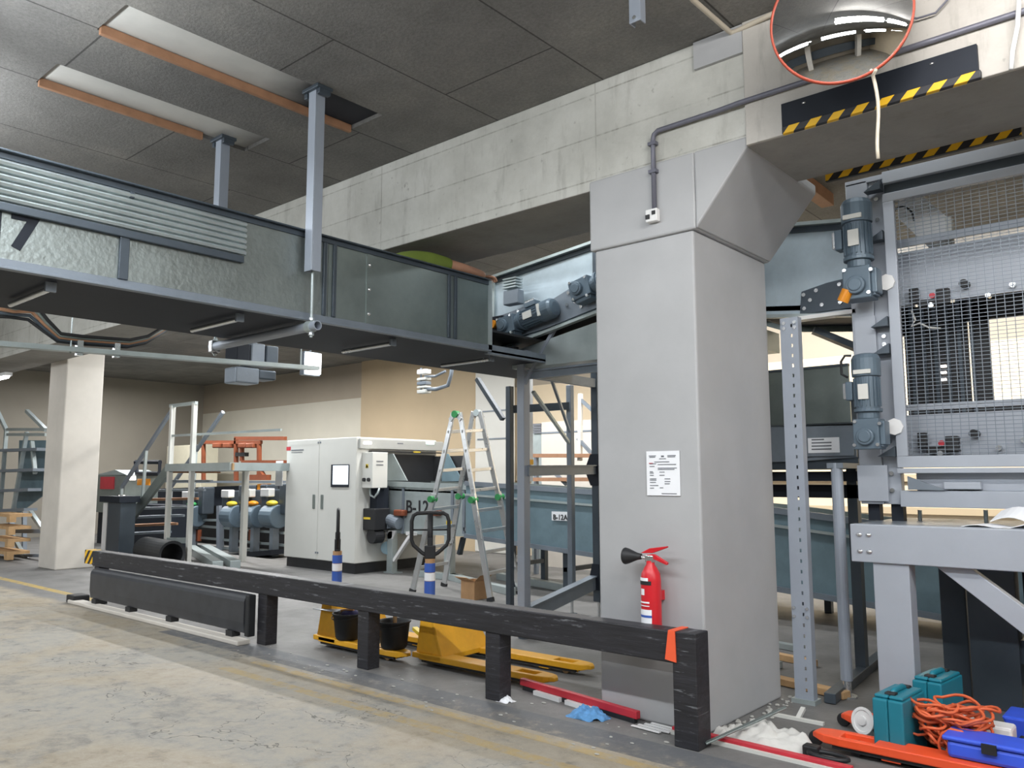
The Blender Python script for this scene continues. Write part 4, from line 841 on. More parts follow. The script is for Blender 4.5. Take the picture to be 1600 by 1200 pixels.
build('small_lettering', px_box(455, 702, 474, 704.5, my0-.006, .006), 'ink', t); build('small_lettering', px_box(455, 706, 472, 707.5, my0-.006, .006), 'ink', t)
build('notice_sheets', px_box(430, 720, 442, 759, my0+.05, .01), 'paper', t)
# right-hand face
fx = mx1
def pyz(u, v): return at(u, v, x=fx)
def face(u0, v0, u1, v1, d0, d1): a, b = pyz(u0, v1), pyz(u1, v0); return MB().box((fx+d0, a.y, a.z), (fx+d1, b.y, b.z))
build('side_panel', MB().box((fx-.012, my0+.012, .18), (fx, my1, mh-.01)), 'cab', t, bevel=.004)
build('hood_band', face(560, 705, 690, 685, 0, .05), 'cabband', t, bevel=.01)
for u, nm in ((571, 'lampsmall'), (669, 'lampgreen')): build('indicator_lamp', face(u-6, 694.5, u+6, 690, .05, .065), nm, t, bevel=.004)
build('lettering', face(618, 694, 627, 692, .05, .053), 'ink', t)
build('tunnel_lintel', face(576, 709, 692, 704, .0, .1), 'black', t); build('warning_sticker', face(640, 707.5, 651, 705.5, .1, .103), 'yellowsticker', t)
build('tunnel_back', MB().box((fx+.005, 9.25, 1.45), (fx+.02, 10.4, 2.0)).box((fx, 10.36, 1.45), (fx+.9, 10.38, 1.98)), 'black', t)
build('tunnel_cheek', MB().prism([at(597, 709, y=9.25), at(614, 709, y=9.25), at(636, 751, y=9.25), at(597, 751, y=9.25)], (0, .02, 0)), 'galvlight', t)
build('tunnel_cheek', MB().prism([at(690, 709, y=10.3), at(700, 709, y=10.3), at(722, 752, y=10.3), at(690, 752, y=10.3)], (0, .02, 0)), 'bluegrey', t)
k = build('control_box', MB().box((fx, 8.72, 1.42), (fx+.28, 9.05, 2.02)), 'cab', t, bevel=.01)
kx, ky0, ky1 = fx+.281, 8.72, 9.05
build('warning_sticker', MB().cyl((fx+.14, 8.718, 1.78), (fx+.14, 8.712, 1.78), .04, n=3).box((fx+.11, 8.712, 1.76), (fx+.17, 8.7185, 1.82)), 'yellowsticker', k)
for x in (fx+.08, fx+.2): build('switch', MB().cyl((x, 8.72, 1.56), (x, 8.69, 1.56), .032, n=14), 'black', k)
build('vent', MB().box((fx+.281, 8.8, 1.86), (fx+.285, 8.95, 1.875)).box((fx+.281, 8.8, 1.8), (fx+.285, 8.95, 1.815)), 'ink', k)
k = build('drive_box', MB().box((fx, 8.76, .72), (fx+.3, 9.1, 1.08)), 'black', t, bevel=.015); build('sticker', MB().box((fx+.03, 8.752, .9), (fx+.2, 8.76, .935)), 'yellowsticker', k)
build('drive_wheel', MB().cyl((fx+.18, 8.8, .62), (fx+.18, 9.0, .62), .12, n=22), 'black', t); build('dark_column', MB().box((fx+.01, 8.9, 1.05), (fx+.2, 9.15, 1.45)), 'darker', t)
build('cable_hose', MB().tube([(fx+.1, 8.82, 1.42), (fx+.12, 8.82, 1.3), (fx+.2, 8.84, 1.26), (fx+.26, 8.86, 1.34), (fx+.27, 8.88, 1.42)], .02, 8), 'galvlight', t, smooth=True)
# ---------------------------------------------------------------- conveyors B-12 and B-12A
yb = 9.2
t = thing('floor_conveyor', (-10, 9.7, 0), 'grey belt conveyor marked B-12 leaving the tunnel of the grey cabinet', 'conveyor')
P0, P1 = at(600, 752, y=yb), at(735, 757, y=yb); Q0, Q1 = at(600, 832, y=yb), at(735, 839, y=yb)
build('side_panel', MB().prism([P0, P1, Q1, Q0], (0, .02, 0)), 'galvlight', t); build('far_panel', MB().prism([P0+V((0,1.1,0)), P1+V((0,1.1,0)), Q1+V((0,1.1,0)), Q0+V((0,1.1,0))], (0, .02, 0)), 'galvflat', t)
build('top_rail', MB().bar(P0+V((0,-.02,-.04)), P1+V((0,-.02,-.04)), .03, .09), 'galvlight', t); build('belt', MB().prism([P0-V((0,0,.12)), P1-V((0,0,.12)), P1-V((0,0,.15)), P0-V((0,0,.15))], (0, 1.1, 0)), 'rubber', t)
a = at(634, 801, y=yb); text('lettering', 'B-12', .3, a+V((0, -.006, 0)), X, Z, 'black', t, .004)
for u, mm in ((614, 'orange'), (668, 'orange')): build('sensor_box', px_box(u, 797, u+14, 806, yb-.14, .13), mm, t, bevel=.02)
build('drive_motor', MB().cyl(at(607, 812, y=yb-.1), at(624, 818, y=yb-.1), .1, n=16).box(at(605, 826, y=yb-.18), at(616, 810, y=yb-.02)), 'mid', t, bevel=.01)
for u in (627, 704, 722): build('joint_plate', px_box(u, 762, u+4, 834, yb-.02, .02), 'mid', t)
build('yellow_label', px_box(697, 814, 705, 821, yb-.03, .02), 'yellowsticker', t); build('stamp', px_box(724, 824, 730, 830, yb-.02, .015), 'ink', t)
for u, v1 in ((612, 890), (702, 905)): 
    f = at(u, v1, z=0); f = V((f.x, yb-.05, 0)); f.x = at(u, 850, y=yb-.05).x
    k = build('leg', MB().box((f.x-.07, yb-.1, 0), (f.x+.07, yb+.02, .7)), 'galvlight', t, bevel=.006); build('foot', MB().box((f.x-.12, yb-.12, 0), (f.x+.14, yb+.08, .02)), 'galvlight', k)
build('brace', MB().bar(at(642, 836, y=yb-.05), at(616, 876, y=yb-.05), .06, .05).box(at(634, 836, y=yb-.08), at(652, 831, y=yb)), 'white', t)
build('bracket_plate', MB().prism([at(601, 829, y=yb-.1), at(619, 829, y=yb-.1), at(613, 842, y=yb-.1), at(607, 842, y=yb-.1)], (0, .02, 0)), 'white', t)
build('pulley', MB().cyl(at(605, 856, y=yb-.1), at(605, 856, y=yb+.05), .11, n=18), 'bluegrey', t)
build('leg', MB().bar(at(724, 840, y=yb+.5), at(718, 866, y=yb+.5), .08, .06), 'dark', t)
t = thing('floor_conveyor', (-5.5, 9.5, 0), 'long grey belt conveyor marked B-12A sloping gently down behind the column to the right', 'conveyor')
y2 = 8.95
pt, pb = [at(728, 752, y=y2), at(947, 767, y=y2), at(1186, 790, y=y2), at(1480, 828, y=y2), at(1700, 858, y=y2)], [at(728, 840, y=y2), at(950, 874, y=y2), at(1186, 919, y=y2), at(1365, 950, y=y2), at(1700, 1010, y=y2)]
build('side_panel', MB().prism(pt+pb[::-1], (0, .02, 0)), 'bluegrey', t)
build('far_panel', MB().prism([p+V((0, 1.0, -.02)) for p in pt+pb[::-1]], (0, .02, 0)), 'galvflat', t); build('belt', MB().prism([p+V((0, .03, -.2)) for p in pt]+[p+V((0, .03, -.23)) for p in pt[::-1]], (0, .96, 0)), 'rubber', t)
m = MB(); m2 = MB(); m3 = MB()
for a, b in zip(pt, pt[1:]): m.bar(a+V((0,-.02,-.03)), b+V((0,-.02,-.03)), .03, .07); m2.bar(a+V((0,-.03,-.2)), b+V((0,-.03,-.2)), .03, .03)
for a, b in zip(pb, pb[1:]): m3.bar(a+V((0,-.02,.03)), b+V((0,-.02,.03)), .05, .06)
build('top_rail', m, 'mid', t); build('side_rail', m2, 'galvlight', t); build('bottom_rail', m3, 'mid', t)
p = build('number_plate', px_box(862, 800, 889, 813, y2-.03, .012), 'paper', t)
a = at(864, 811.5, y=y2-.034); text('lettering', 'B-12A', .098, a, X, Z, 'black', p, .002)
for x in (-7.9, -6.9, -5.2, -3.6, -2.7, -1.2): build('leg', MB().box((x-.04, y2+.1, 0), (x+.04, y2+.18, .65)).box((x-.04, y2+.85, 0), (x+.04, y2+.93, .65)).box((x-.03, y2+.1, .3), (x+.03, y2+.93, .36)), 'dark', t)
# ---------------------------------------------------------------- aluminium ladder
f1, f2, f4 = at(644, 926, z=0), at(767, 940, z=0), at(824, 926, z=0)
W_ = (f4-f2); W_ = W_.normalized()*min(W_.length, .75); f3, f4 = f1+W_, f2+W_
mid = (f1+f2)/2; wn = W_.normalized(); tl = mid+V((0, 0, 2.5)) + wn*.13; tr = mid+W_+V((0, 0, 2.5)) - wn*.13
q = at(712, 645, y=tl.y); tl = V((q.x, tl.y, q.z)); q = at(746, 643, y=tr.y); tr = V((q.x, tr.y, q.z))
t = thing('step_ladder', (mid+W_/2), 'aluminium double step ladder with green joints standing before the B-12 conveyor', 'ladder')
dirx = (f2-f1).normalized()
for (fa, fb, s) in ((f1, f3, -1), (f2, f4, 1)):
    ha, hb = tl+dirx*.06*s, tr+dirx*.06*s
    for ft, hp, o_ in ((fa, ha, 1), (fb, hb, -1)):
        kn = ft+(hp-ft)*.52
        r_ = build('rail', MB().bar(ft, kn+(hp-ft)*.03, .035, .085, dirx).bar(kn+wn*.02*o_, hp+wn*.02*o_, .03, .075, dirx), 'alu', t, bevel=.005)
        build('foot_cap', MB().bar(ft, ft+(hp-ft)*.02, .045, .095, dirx), 'rubber', r_)
        build('knob', MB().cyl(kn-wn*.08*o_, kn+wn*.05*o_, .045, n=14), 'green', r_)
    for i in range(1, 9):
        k = .03+i*.108
        a, b = fa+(ha-fa)*k, fb+(hb-fb)*k; build('rung', MB().bar(a, b, .045, .028, dirx), 'alu', t, bevel=.004)
for hp in (tl, tr): build('hinge', MB().cyl(hp-wn*.04-V((0,0,.02)), hp+wn*.04-V((0,0,.02)), .05, n=18), 'green' if hp == tl else 'galvlight', t); build('hinge_plate', MB().bar(hp-dirx*.1-V((0,0,.1)), hp+V((0,0,.0)), .03, .06).bar(hp+dirx*.1-V((0,0,.1)), hp+V((0,0,.0)), .03, .06), 'alu', t)
# cardboard box, floor channels
t = thing('cardboard_box', (-7.5, 8.0, 0), 'small open cardboard box on the floor behind the ladder leg', 'box')
c0 = at(724, 938, z=0); m = MB(); w = .12
for a, b in (((-w, -w), (w, -w)), ((w, -w), (w, w)), ((w, w), (-w, w)), ((-w, w), (-w, -w))): m.bar((c0.x+a[0], c0.y+.2+a[1], .12), (c0.x+b[0], c0.y+.2+b[1], .12), .008, .24)
m.box((c0.x-w, c0.y+.2-w, 0), (c0.x+w, c0.y+.2+w, .008)); build('carton', m, 'card', t)
build('flap', MB().prism([(c0.x-w, c0.y+.2-w, .24), (c0.x+w, c0.y+.2-w, .24), (c0.x+w-.02, c0.y+.06-w, .3), (c0.x-w+.02, c0.y+.06-w, .3)], (0, .006, .004)).prism([(c0.x+w, c0.y+.2-w, .24), (c0.x+w, c0.y+.2+w, .24), (c0.x+w+.1, c0.y+.2+w, .32), (c0.x+w+.1, c0.y+.2-w, .32)], (.006, 0, .004)), 'card', t)
for (a, b, lb) in ((( 700, 905), (800, 930), 'grey steel channel on the floor behind the ladder'), ((780, 905), (905, 928), 'grey steel channel on the floor inside the support frame'), ((650, 900), (720, 908), 'short steel channel on the floor below the B-12 conveyor')):
    p, q = at(*a, z=0), at(*b, z=0); solo('floor_channel', MB().bar(p+V((0,0,.05)), q+V((0,0,.05)), .12, .1), 'galvlight', lb, 'channel', bevel=.006)
t = thing('white_cabin', (-7.5, 11.6, 0), 'white panelled cabin wall far behind the support frame', 'cabin')
yc_ = 11.6
build('panel', MB().box((at(846, 700, y=yc_).x, yc_, 0), (at(1000, 700, y=yc_).x, yc_+.3, at(860, 659, y=yc_).z)), 'pillar', t); build('corner_post', MB().box((at(829, 700, y=yc_).x, yc_+.02, 0), (at(846, 700, y=yc_).x, yc_+.3, at(860, 662, y=yc_).z)), 'galvlight', t)
z_ = at(860, 676, y=yc_).z; build('joint', MB().box((at(846, 700, y=yc_).x, yc_-.01, z_-.015), (at(1000, 700, y=yc_).x, yc_, z_+.015)), 'mid', t)
m = MB()
for i in range(4): a = at(833, 664+4*i, y=yc_); m.box((a.x, yc_-.012, a.z-.02), (a.x+.2, yc_, a.z+.02))
build('vent', m, 'ink', t)
t = thing('stair_tower', (-6.4, 10.9, 0), 'small white railed stair behind the grey support frame', 'stair')
ys = 10.6
build('post', MB().bar(at(907, 615, y=ys), at(906, 720, y=ys), .06, .06), 'cab', t)
for a, b in (((908, 625), (960, 672)), ((903, 685), (960, 748)), ((865, 737), (885, 757))): build('handrail', MB().bar(at(*a, y=ys), at(*b, y=ys), .05, .05), 'mid', t)
for v in (712, 749): build('tread', MB().bar(at(838, v, y=ys), at(930, v, y=ys), .2, .06), 'batten', t)
build('post', MB().bar(at(838, 712, y=ys), at(838, 905, y=ys), .06, .06), 'mid', t)
# ---------------------------------------------------------------- far left: access stair, step unit, cabinets, orange gantry
t = thing('access_stair', (-15.5, 8, 0), 'pale grey access stair with platform and handrails left of the grey cabinet', 'stair')
ya, yb_ = 7.45, 8.5
xa, xb = -15.15, -14.3
for x in (xa, xb):
    build('post', MB().box((x-.04, ya-.04, 0), (x+.04, ya+.04, 2.98)), 'cab', t)
build('post', MB().box((xb-.05, yb_, 0), (xb+.05, yb_+.1, 1.82)), 'cab', t)
build('handrail', MB().bar((xa-.1, ya, 2.98), (xb+.06, ya, 2.98), .06, .06).bar((xa, ya, 2.4), (-11.9, ya+.3, 2.4), .04, .04), 'galvlight', t)
build('platform', MB().box((xa-.1, ya-.05, 1.72), (-12.9, yb_+.1, 1.86)), 'galvlight', t); build('edge_board', MB().bar(at(345, 729, y=ya), at(365, 729, y=ya), .03, .12), 'palletwood', t)
s0, s1 = V((-17.35, ya, .35)), V((xa, ya, 1.8))
for yy in (ya,): build('stringer', MB().bar(s0+V((0, yy-ya, 0)), s1+V((0, yy-ya, 0)), .06, .2).box((s0.x-.08, yy-.05, 0), (s0.x+.08, yy+.05, .5)), 'galvflat' if yy == ya else 'mid', t)
for i in range(8): p = s0+(s1-s0)*((i+.5)/8); build('tread', MB().box((p.x-.13, ya+.03, p.z-.02), (p.x+.13, yb_, p.z+.025)), 'batten' if i % 3 == 1 else 'mid', t)
for i in range(2): p = s0+V((.15+.3*i, 0, .02-.16*i)); 
for yy, nm in ((ya, 'near'), (yb_, 'far')):
    p, q = s0+V((.15, yy-ya, 1.05)), s1+V((0, yy-ya, 1.12)); build('handrail', MB().bar(p, q, .06, .06), 'mid', t); build('baluster', MB().bar(s0+V((.15, yy-ya, 0)), p, .05, .05).bar((s0+s1)/2+V((0, yy-ya, 0)), (p+q)/2, .05, .05), 'galvlight', t)
build('low_bar', MB().bar((xa, ya, .42), (xb, ya, .46), .05, .1), 'galvlight', t)
t = thing('mobile_steps', (-18.5, 6.3, 0), 'grey mobile steps with handrails at the far left behind the pillar', 'steps')
yy = 6.1
for a, b in (((10, 672), (-5, 640)), ((42, 642), (72, 672)), ((10, 672), (0, 800)), ((42, 675), (20, 800)), ((50, 690), (55, 740)), ((18, 835), (42, 876)), ((48, 800), (72, 835))): build('rail', MB().bar(at(*a, y=yy), at(*b, y=yy), .07, .07), 'galvlight', t)
for a, b in (((12, 671), (72, 671)), ((12, 679), (72, 679))): build('top_bar', MB().bar(at(*a, y=yy), at(*b, y=yy), .06, .06), 'galvlight', t)
for k, (v, u0, u1) in enumerate(((704, 8, 68), (736, 2, 62), (767, -2, 54), (798, -6, 48))): build('tread', MB().bar(at(u0, v, y=yy+.05), at(u1, v-2, y=yy+.05), .25, .06), 'mid', t)
build('side_sheet', MB().prism([at(30, 688, y=yy+.3), at(72, 688, y=yy+.3), at(72, 770, y=yy+.3), at(25, 805, y=yy+.3)], (0, .03, 0)), 'bluegrey', t)
build('base_frame', MB().bar(at(18, 815, y=yy+.3), at(18, 872, y=yy+.3), .1, .1).bar(at(38, 800, y=yy+.3), at(38, 862, y=yy+.3), .08, .08).bar(at(15, 868, y=yy), at(70, 868, y=yy), .06, .06).bar(at(20, 830, y=yy), at(70, 830, y=yy), .06, .08), 'mid', t)
t = thing('timber_pallet', (-18.9, 5.6, 0), 'stack of pale timber pallets at the left edge', 'pallet')
yy = 5.6; a = at(-25, 882, y=yy); b = at(15, 806, y=yy)
for i in range(4): z = .02+i*.24; build('board', MB().box((a.x, yy, z+.1), (b.x, yy+.4, z+.16)), 'palletwood', t); build('block', MB().box((b.x-.16, yy, z), (b.x, yy+.12, z+.1)), 'palletwood', t)
t = thing('grey_cabinet', (-17.3, 7.4, 0), 'dark grey metal cabinet with a pale edge just right of the cream pillar', 'cabinet')
yy = 7.0; a, b, c = at(158, 865, y=yy), at(168, 800, y=yy), at(198, 800, y=yy)
build('body', MB().box((b.x, yy, .0), (at(188, 800, y=yy).x, yy+.3, 1.12)), 'dark', t, bevel=.01); build('pale_edge', MB().box((a.x, yy-.01, 0), (b.x, yy+.3, 1.1)), 'white', t); build('top', MB().box((a.x-.1, yy-.05, 1.12), (at(190, 800, y=yy).x, yy+.35, 1.24)), 'darker', t)
t = thing('red_machine', (-18.6, 8.6, 0), 'grey and red machine with a pitched top behind the cabinet', 'machine')
yy = 8.5
build('case', px_box(150, 742, 196, 800, yy, .8), 'galvflat', t); build('red_panel', px_box(156, 745, 178, 764, yy-.02, .02), 'redflat', t); build('top', MB().prism([at(150, 742, y=yy), at(180, 734, y=yy), at(200, 743, y=yy)], (0, .8, 0)), 'galvlight', t)
build('lamp', px_box(201, 744, 209, 750, yy-.1, .05), 'lampsmall', t); build('lamp', px_box(185, 774, 192, 778, yy-.1, .05), 'lampsmall', t)
build('orange_panel', px_box(214, 748, 232, 758, yy-.05, .05), 'amber', t); build('lower_case', px_box(150, 790, 260, 868, yy+.1, .6), 'darker', t); build('screen_frame', MB().tube([at(212, 722, y=yy), at(250, 722, y=yy), at(249, 740, y=yy), at(214, 740, y=yy)], .05, 6, True), 'darker', t)
# line of dark motors with orange pipework
yl = 9.9
t = thing('roller_line', (-17, 10, 0), 'dark machine frame with thin pipe rails left of the grey cabinet', 'machine')
build('bed', MB().bar(at(200, 778, y=yl+.6), at(445, 773, y=yl+.6), .9, .45), 'darker', t); build('bed_edge', MB().bar(at(270, 772-19, y=yl+.1), at(445, 753, y=yl+.1), .06, .05), 'mid', t)
for v0, v1 in ((820, 833), (838, 852), (852, 863), (812, 815)): build('pipe_rail', MB().bar(at(290, v0, y=yl-.3), at(445, v1, y=yl-.3), .05, .05), 'galvlight', t)
for u in (344, 429): build('leg', MB().bar(at(u, 790, y=yl-.35), at(u, 868+(u > 400)*6, y=yl-.35), .12, .12), 'post', t)
build('back_panel', px_box(200, 790, 445, 855, yl+.5, .05), 'black', t); build('floor_pan', MB().bar(at(372, 868, y=yl-.5), at(440, 862, y=yl-.5), .5, .1), 'darker', t)
for u in (388, 300): build('junction', px_box(u, 828, u+9, 845, yl-.4, .1), 'orange', t)
for i, (u, lb) in enumerate(((398, ''), (302, 'blue-grey motor head left of the others on the dark machine frame'), (365, 'blue-grey motor head in the middle of the dark machine frame'), (428, 'blue-grey motor head next to the grey cabinet on the dark machine frame'))):
    c = at(u, 803, y=yl-.45); g = build('motor_head', MB().cyl(c+V((-.22, 0, -.05)), c+V((.22, 0, -.05)), .24, n=20), 'motor', t, bevel=.02); build('gear_case', MB().box(c+V((-.35, -.1, -.02)), c+V((-.12, .3, .5))).box(c+V((.15, .0, .0)), c+V((.4, .3, .62))), 'dark', g, bevel=.03)
    build('terminal_box', MB().box(c+V((-.3, -.15, .35)), c+V((.02, .0, .52))), 'white' if i else 'cab', g, bevel=.02); build('yellow_cap', MB().ball(c+V((0, -.05, .22)), (.16, .1, .06)), ['amber', 'green', 'yellowsticker', 'yellowsticker'][i], g, smooth=True)
    build('stand', MB().box(c+V((-.06, -.05, -.95)), c+V((.06, .1, -.25))), 'mid', g)
g = thing('orange_gantry', (-17, 10.2, 0), 'orange pipe gantry with clamps above the motor heads', 'gantry')
def ob(a, b, w=.08): return MB().bar(at(*a, y=yl+.2), at(*b, y=yl+.2), w, w)
for a, b in (((318, 692), (318, 752)), ((369, 684), (369, 752)), ((405, 690), (405, 742))): build('upright', ob(a, b), 'orange', g)
for a, b in (((318, 691), (408, 691)), ((368, 685), (446, 685)), ((379, 722), (446, 722))): build('crossbar', ob(a, b), 'orange', g)
for u in (336, 352, 376, 388): k = build('clamp', px_box(u-5, 692, u+6, 700, yl+.1, .2), 'orange', g, bevel=.02)
build('clamp_handle', ob((378, 692), (378, 720), .08), 'orange', g); build('black_grip', ob((370, 710), (386, 710), .09), 'black', g); build('shelf', ob((390, 746), (420, 746), .12).prism([at(405, 735, y=yl+.15), at(412, 745, y=yl+.15), at(398, 745, y=yl+.15)], (0, .1, 0)), 'orange', g); build('orange_tube', ob((413, 756), (413, 778), .22), 'amber', g)
t = thing('beige_cabinet', (-20, 11.5, 0), 'pale beige wall cabinet behind the access stair', 'cabinet')
build('body', px_box(253, 694, 316, 868, 11.4, .5), plain('beige_cabinet_paint', 'd2cdb8', .5, 0, .04), t, bevel=.02); build('door_gap', px_box(304, 694, 305, 790, 11.39, .01), 'ink', t)
t = thing('rubber_mat_roll', (-16.2, 7.0, 0), 'dark grey rolled mat on the floor below the access stair', 'mat')
build('roll', MB().lathe([(.24, 0), (.24, 1.4), (.19, 1.4), (.19, .02), (.24, 0)], (-14.2, 7.1, .24), (-1, .12, 0), 28, False, False), 'rubber', t, smooth=False); build('flap', MB().box((-16.3, 6.85, .0), (-14.2, 7.3, .03)), 'rubber', t)
p, q = at(298, 862, z=0), at(340, 890, z=0)
for i, lb in enumerate(('galvanised channel on the floor right of the mat roll, the nearer of two', 'galvanised channel on the floor right of the mat roll, the farther of two')):
    d = V((.1*i, .28*i, 0)); solo('zinc_channel', MB().bar(p+d+V((0,0,.07)), q+d+V((0,0,.07)), .18, .14), 'galvlight', lb, 'channel', bevel=.008)
# ---------------------------------------------------------------- overhead odds and ends
xt = -9.0
t = thing('cable_tray', at(250, 560, x=xt), 'thin galvanised cable tray running below the overhead conveyor at left', 'cable tray')
p, q = at(-60, 536, x=xt), at(496, 578, x=xt)
build('channel', MB().bar(p, q, .12, .012).bar(p+V((.055,0,.02)), q+V((.055,0,.02)), .008, .05).bar(p+V((-.055,0,.02)), q+V((-.055,0,.02)), .008, .05), 'galvlight', t)
for u, v in ((124, 541), (182, 545)): a = at(u, v, x=xt); build('clip', MB().box(a+V((-.03, -.03, -.1)), a+V((.03, .03, .06))), 'chrome', t)
for u in (110, 470): a = at(u, 552 if u < 300 else 576, x=xt); build('drop_rod', MB().cyl(a, (a.x, a.y, 4.52), .008, n=8), 'galvlight', t)
for i in range(5):
    d = V((-.04+.02*i, 0, .03+.018*i)); m = MB()
    m.tube([at(-40, 502, x=xt)+d*2.5, at(20, 503+2*i, x=xt)+d*2, at(48, 507, x=xt)+d*2, at(70, 522, x=xt)+d*1.4, at(92, 537, x=xt)+d, at(125, 541, x=xt)+d, at(200, 546, x=xt)+d, at(228, 540, x=xt)+d, at(262, 520, x=xt)+d], .018, 7)
    tag(build('cable', m, ['black', 'dark', 'batten', 'galvflat', 'black'][i], None, smooth=True), ['black cable on the tray at left, lowest of the bundle', 'grey-blue cable in the bundle on the tray at left', 'brown cable in the bundle on the tray at left', 'pale grey cable in the bundle on the tray at left', 'black cable on top of the bundle on the tray at left'][i], 'cable', 'cables on the tray')
t = thing('flood_lamp', at(488, 566, x=xt-.3), 'bright white lamp shining just under the overhead conveyor', 'lamp')
a = at(488, 566, x=xt-.3); build('glass', MB().box(a+V((-.0, -.11, -.16)), a+V((.05, .11, .12))), 'lamp', t); build('housing', MB().box(a+V((-.1, -.13, -.18)), a+V((.0, .13, .14))), 'mid', t)
build('bracket', MB().cyl(a+V((-.05, 0, .1)), (a.x-.05, a.y, 4.52), .012), 'mid', t)
t = thing('hanging_control_unit', at(405, 566, x=-9.8), 'dark electrical unit hanging behind the cable tray', 'electrical unit')
for u0, v0, u1, v1, mm in ((369, 538, 392, 566, 'darker'), (392, 538, 415, 572, 'mid'), (415, 542, 436, 572, 'dark'), (368, 576, 406, 597, 'mid'), (404, 580, 432, 592, 'dark')):
    a, b = at(u0, v1, x=-9.8), at(u1, v0, x=-9.8); build('module', MB().box((-10.1, a.y, a.z), (-9.8, b.y, b.z)), mm, t, bevel=.02)
a = at(400, 545, x=-9.95); build('hanger_rod', MB().cyl((-9.95, a.y, a.z), (-9.95, a.y, 4.52), .015), 'mid', t)
t = thing('sensor_stack', at(658, 592, y=8.4), 'small stack of white and grey sensors hanging under the overhead conveyor', 'sensor')
for v0, v1, mm in ((576, 585, 'lampsmall'), (589, 595, 'cab'), (595, 602, 'mid'), (602, 607, 'cab'), (608, 615, 'cab')): build('sensor', px_box(651, v0, 665, v1, 8.35, .12), 'white' if mm == 'lampsmall' else mm, t, bevel=.01)
build('arm', MB().tube([at(664, 588, y=8.4), at(680, 588, y=8.4), at(690, 583, y=8.4), at(696, 580, y=8.4)], .02, 8).tube([at(664, 608, y=8.4), at(682, 608, y=8.4), at(700, 602, y=8.4), at(705, 585, y=8.4), at(708, 565, y=8.4)], .03, 8), 'mid', t, smooth=True)
build('stem', MB().bar(at(658, 575, y=8.4), at(658, 615, y=8.42), .03, .03).cyl(at(708, 565, y=8.4), V((at(708, 565, y=8.4).x, 8.4, 4.52)), .03), 'mid', t)
# timber prop behind the column head
solo('timber_prop', MB().bar(at(1234, 270, z=4.46), at(1293, 314, z=4.46), .13, .13), 'batten', 'warm timber prop under the ceiling right of the column head', 'timber', bevel=.006)
for (u0, u1, v0, v1) in ((-40, 62, 573, 528), ):
    p, q = at(u0, v0, y=3.2), at(u1, v1, y=3.2)
# fluorescent fittings of the room beyond, seen below the conveyor at top left
def fitting(x, y, z, L, label):
    t = thing('fluorescent_fitting', (x, y, z), label, 'ceiling light', 'fluorescent fittings')
    build('housing', MB().box((x-L/2, y-.06, z), (x+L/2, y+.06, z+.06)), 'white', t); build('tube', MB().cyl((x-L/2+.03, y, z-.025), (x+L/2-.03, y, z-.025), .025, n=12), 'lamp', t); build('rod', MB().cyl((x, y, z+.06), (x, y, CZ), .01), 'mid', t)
fitting(-17.2, 5.0, 3.45, 1.5, 'lit fluorescent fitting seen below the conveyor at the far left')
# ---------------------------------------------------------------- person on the conveyor beyond the beam
t = thing('person', (-5.32, 4.7, 3.0), 'person in a green jacket crouching inside the overhead conveyor, one arm over its edge', 'person')
S = [(-5.32, 4.3, 3.2), (-5.32, 4.5, 3.38), (-5.31, 4.72, 3.5), (-5.3, 4.94, 3.53), (-5.31, 5.08, 3.53), (-5.33, 5.15, 3.52),
     (-5.19, 5.0, 3.53), (-5.13, 5.22, 3.515), (-5.11, 5.42, 3.5), (-5.1, 5.49, 3.49),
     (-5.46, 4.98, 3.48), (-5.54, 5.1, 3.28), (-5.5, 5.22, 3.1), (-5.49, 5.27, 3.05),
     (-5.22, 4.62, 3.1), (-5.22, 4.2, 3.06), (-5.42, 4.62, 3.1), (-5.42, 4.2, 3.06), (-5.22, 4.12, 3.05), (-5.42, 4.12, 3.05), (-5.36, 5.24, 3.51)]
E_ = [(0,1),(1,2),(2,3),(3,4),(4,5),(3,6),(6,7),(7,8),(8,9),(3,10),(10,11),(11,12),(12,13),(0,14),(14,15),(0,16),(16,17),(15,18),(17,19),(5,20)]
Rr = [.13,.12,.12,.11,.055,.085,.06,.05,.04,.032,.06,.045,.036,.03,.075,.05,.075,.05,.045,.045,.085]
body = skin('body', S, E_, Rr, 'skin', t)
skin('jacket', [S[0], S[1], S[2], S[3], S[6], (-5.15, 5.12, 3.525), S[10], S[11]], [(0,1),(1,2),(2,3),(3,4),(4,5),(3,6),(6,7)], [.145,.14,.138,.125,.075,.066,.075,.058], 'hiviz', t)
for i in range(5):
    a = (i-2)*.018; L = (.05, .07, .08, .075, .055)[i]; bx = V((-5.095+a, 5.55, 3.487))
    pts = [V((-5.1+a*.4, 5.5, 3.49)), bx, bx+V((a*.2, L*.5, -.01)), bx+V((a*.3, L*.85, -.04))] if i else [V((-5.115, 5.46, 3.49)), V((-5.15, 5.5, 3.485)), V((-5.16, 5.54, 3.47))]
    skin('finger', pts, [(k, k+1) for k in range(len(pts)-1)], [.012, .01, .009, .008][:len(pts)], 'skin', body)
build('hair', MB().ball((-5.36, 5.23, 3.535), (.098, .1, .088), 16, 10), 'hair', t, smooth=True)
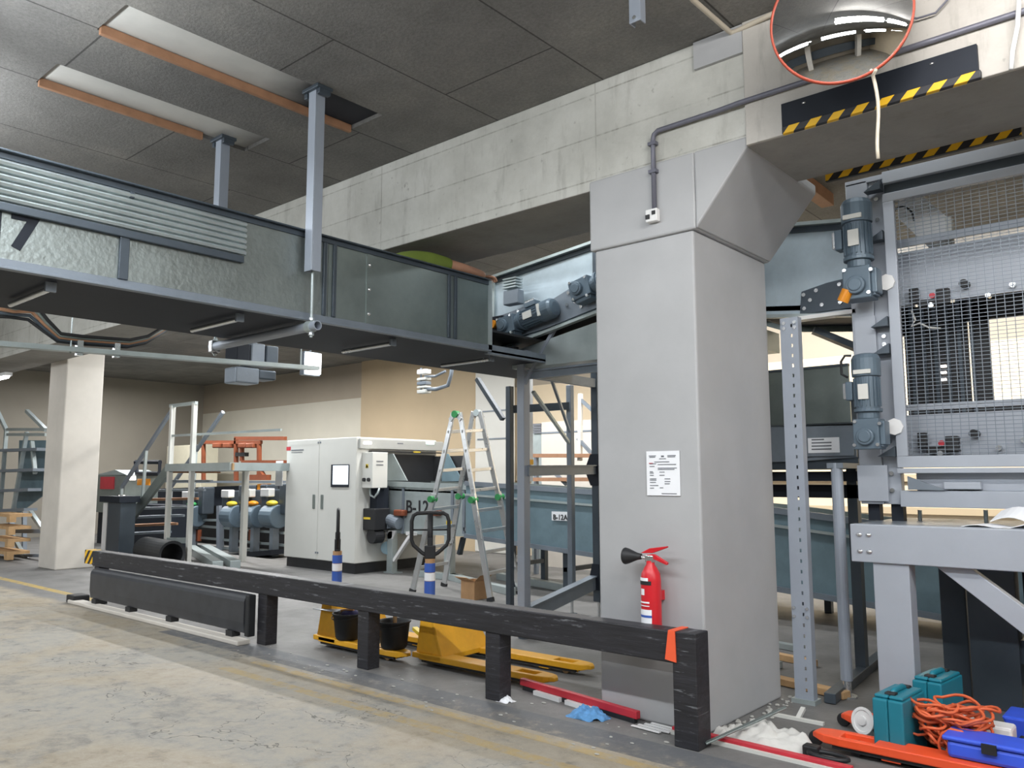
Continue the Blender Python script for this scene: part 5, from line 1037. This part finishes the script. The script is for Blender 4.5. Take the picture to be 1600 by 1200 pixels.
# ---------------------------------------------------------------- light
def area(loc, sx, sy, e, c=(1, 1, 1), d=(0, 0, -1), spread=180):
    l = bpy.data.lights.new('lamp', 'AREA'); l.shape = 'RECTANGLE'; l.size = sx; l.size_y = sy; l.energy = e; l.color = c; l.spread = math.radians(spread)
    o = bpy.data.objects.new('lamp', l); col.objects.link(o); o.location = loc; o.rotation_euler = V(d).to_track_quat('-Z', 'Y').to_euler(); return o
CW = (.93, .97, 1)
for x in (-20, -17, -14, -11.5, -9.3, -7.1, -4.9, -2.7, -.5, 1.7, 4):      # lit tubes over the road, just outside the frame: down, up and sideways
    area((x, 1.3, 4.0), 1.6, .14, 60 if x > -15 else 60, CW); area((x, 1.3, 4.02), 1.6, .14, 20 if x < -6 else (11 if x < -4 else 1.5), CW, (0, 0, 1))
    if -16 < x < 2: area((x, 1.32, 4.0), 1.6, .14, 19, CW, (0, 1, -.12))
for x in (-19, -15, -11, -7, -3, 1, 5): area((x, -3.6, 4.2), 1.6, .2, 55, CW, (0, .35, -1))  # unseen fill row, added to brighten upright surfaces from the front
area((6.4, 1.3, 4.0), 1.6, .14, 90, CW); area((7.6, 3.6, 4.0), 1.6, .14, 60, CW, (-1, .1, -.3))  # unseen lights added to brighten the right face of the column
for x in (-.3, 1.4, 3.4): area((x, 2.9, 4.3), 1.5, .14, 35, (1, .97, .94)); area((x, 2.92, 4.3), 1.5, .14, 36, (1, .96, .92), (0, 1, -.12))
for x, e in ((-21.5, 150), (-18, 210), (-14.5, 230), (-10, 150), (-7, 110)): area((x, 9.4, 4.3), 1.6, .2, e, (1, .985, .96))
for x, e in ((-6, 85), (-3.5, 170), (-1, 95), (1.5, 65), (4.5, 60), (7.5, 50)): area((x, 10.3, 3.7), 1.8, .25, e, (1, .985, .95), (0, 1, -.35))  # added wall washers without fittings: brighten the far wall, spare the nearer floor
for x, e in ((-20, 60), (-14, 80), (-11.8, 60), (-9, 45), (-7.2, 40), (-5.4, 45), (-2.6, 18)): area((x, 7.4, 4.3), 1.6, .2, e, CW)  # rear row; its last two lights are added fill without fittings
for x, e in ((-4.9, 17), (-3.6, 7), (-1.6, 5)): area((x, 5.72, 4.42), 1.2, .12, e, (.94, .98, 1), (0, .45, -1))  # unseen lights added behind the beam to brighten the transfer conveyor panel
w = bpy.data.worlds.new('world'); sc.world = w; w.use_nodes = True; w.node_tree.nodes['Background'].inputs[0].default_value = (.8, .82, .85, 1); w.node_tree.nodes['Background'].inputs[1].default_value = .1
sc.cycles.use_denoising = True
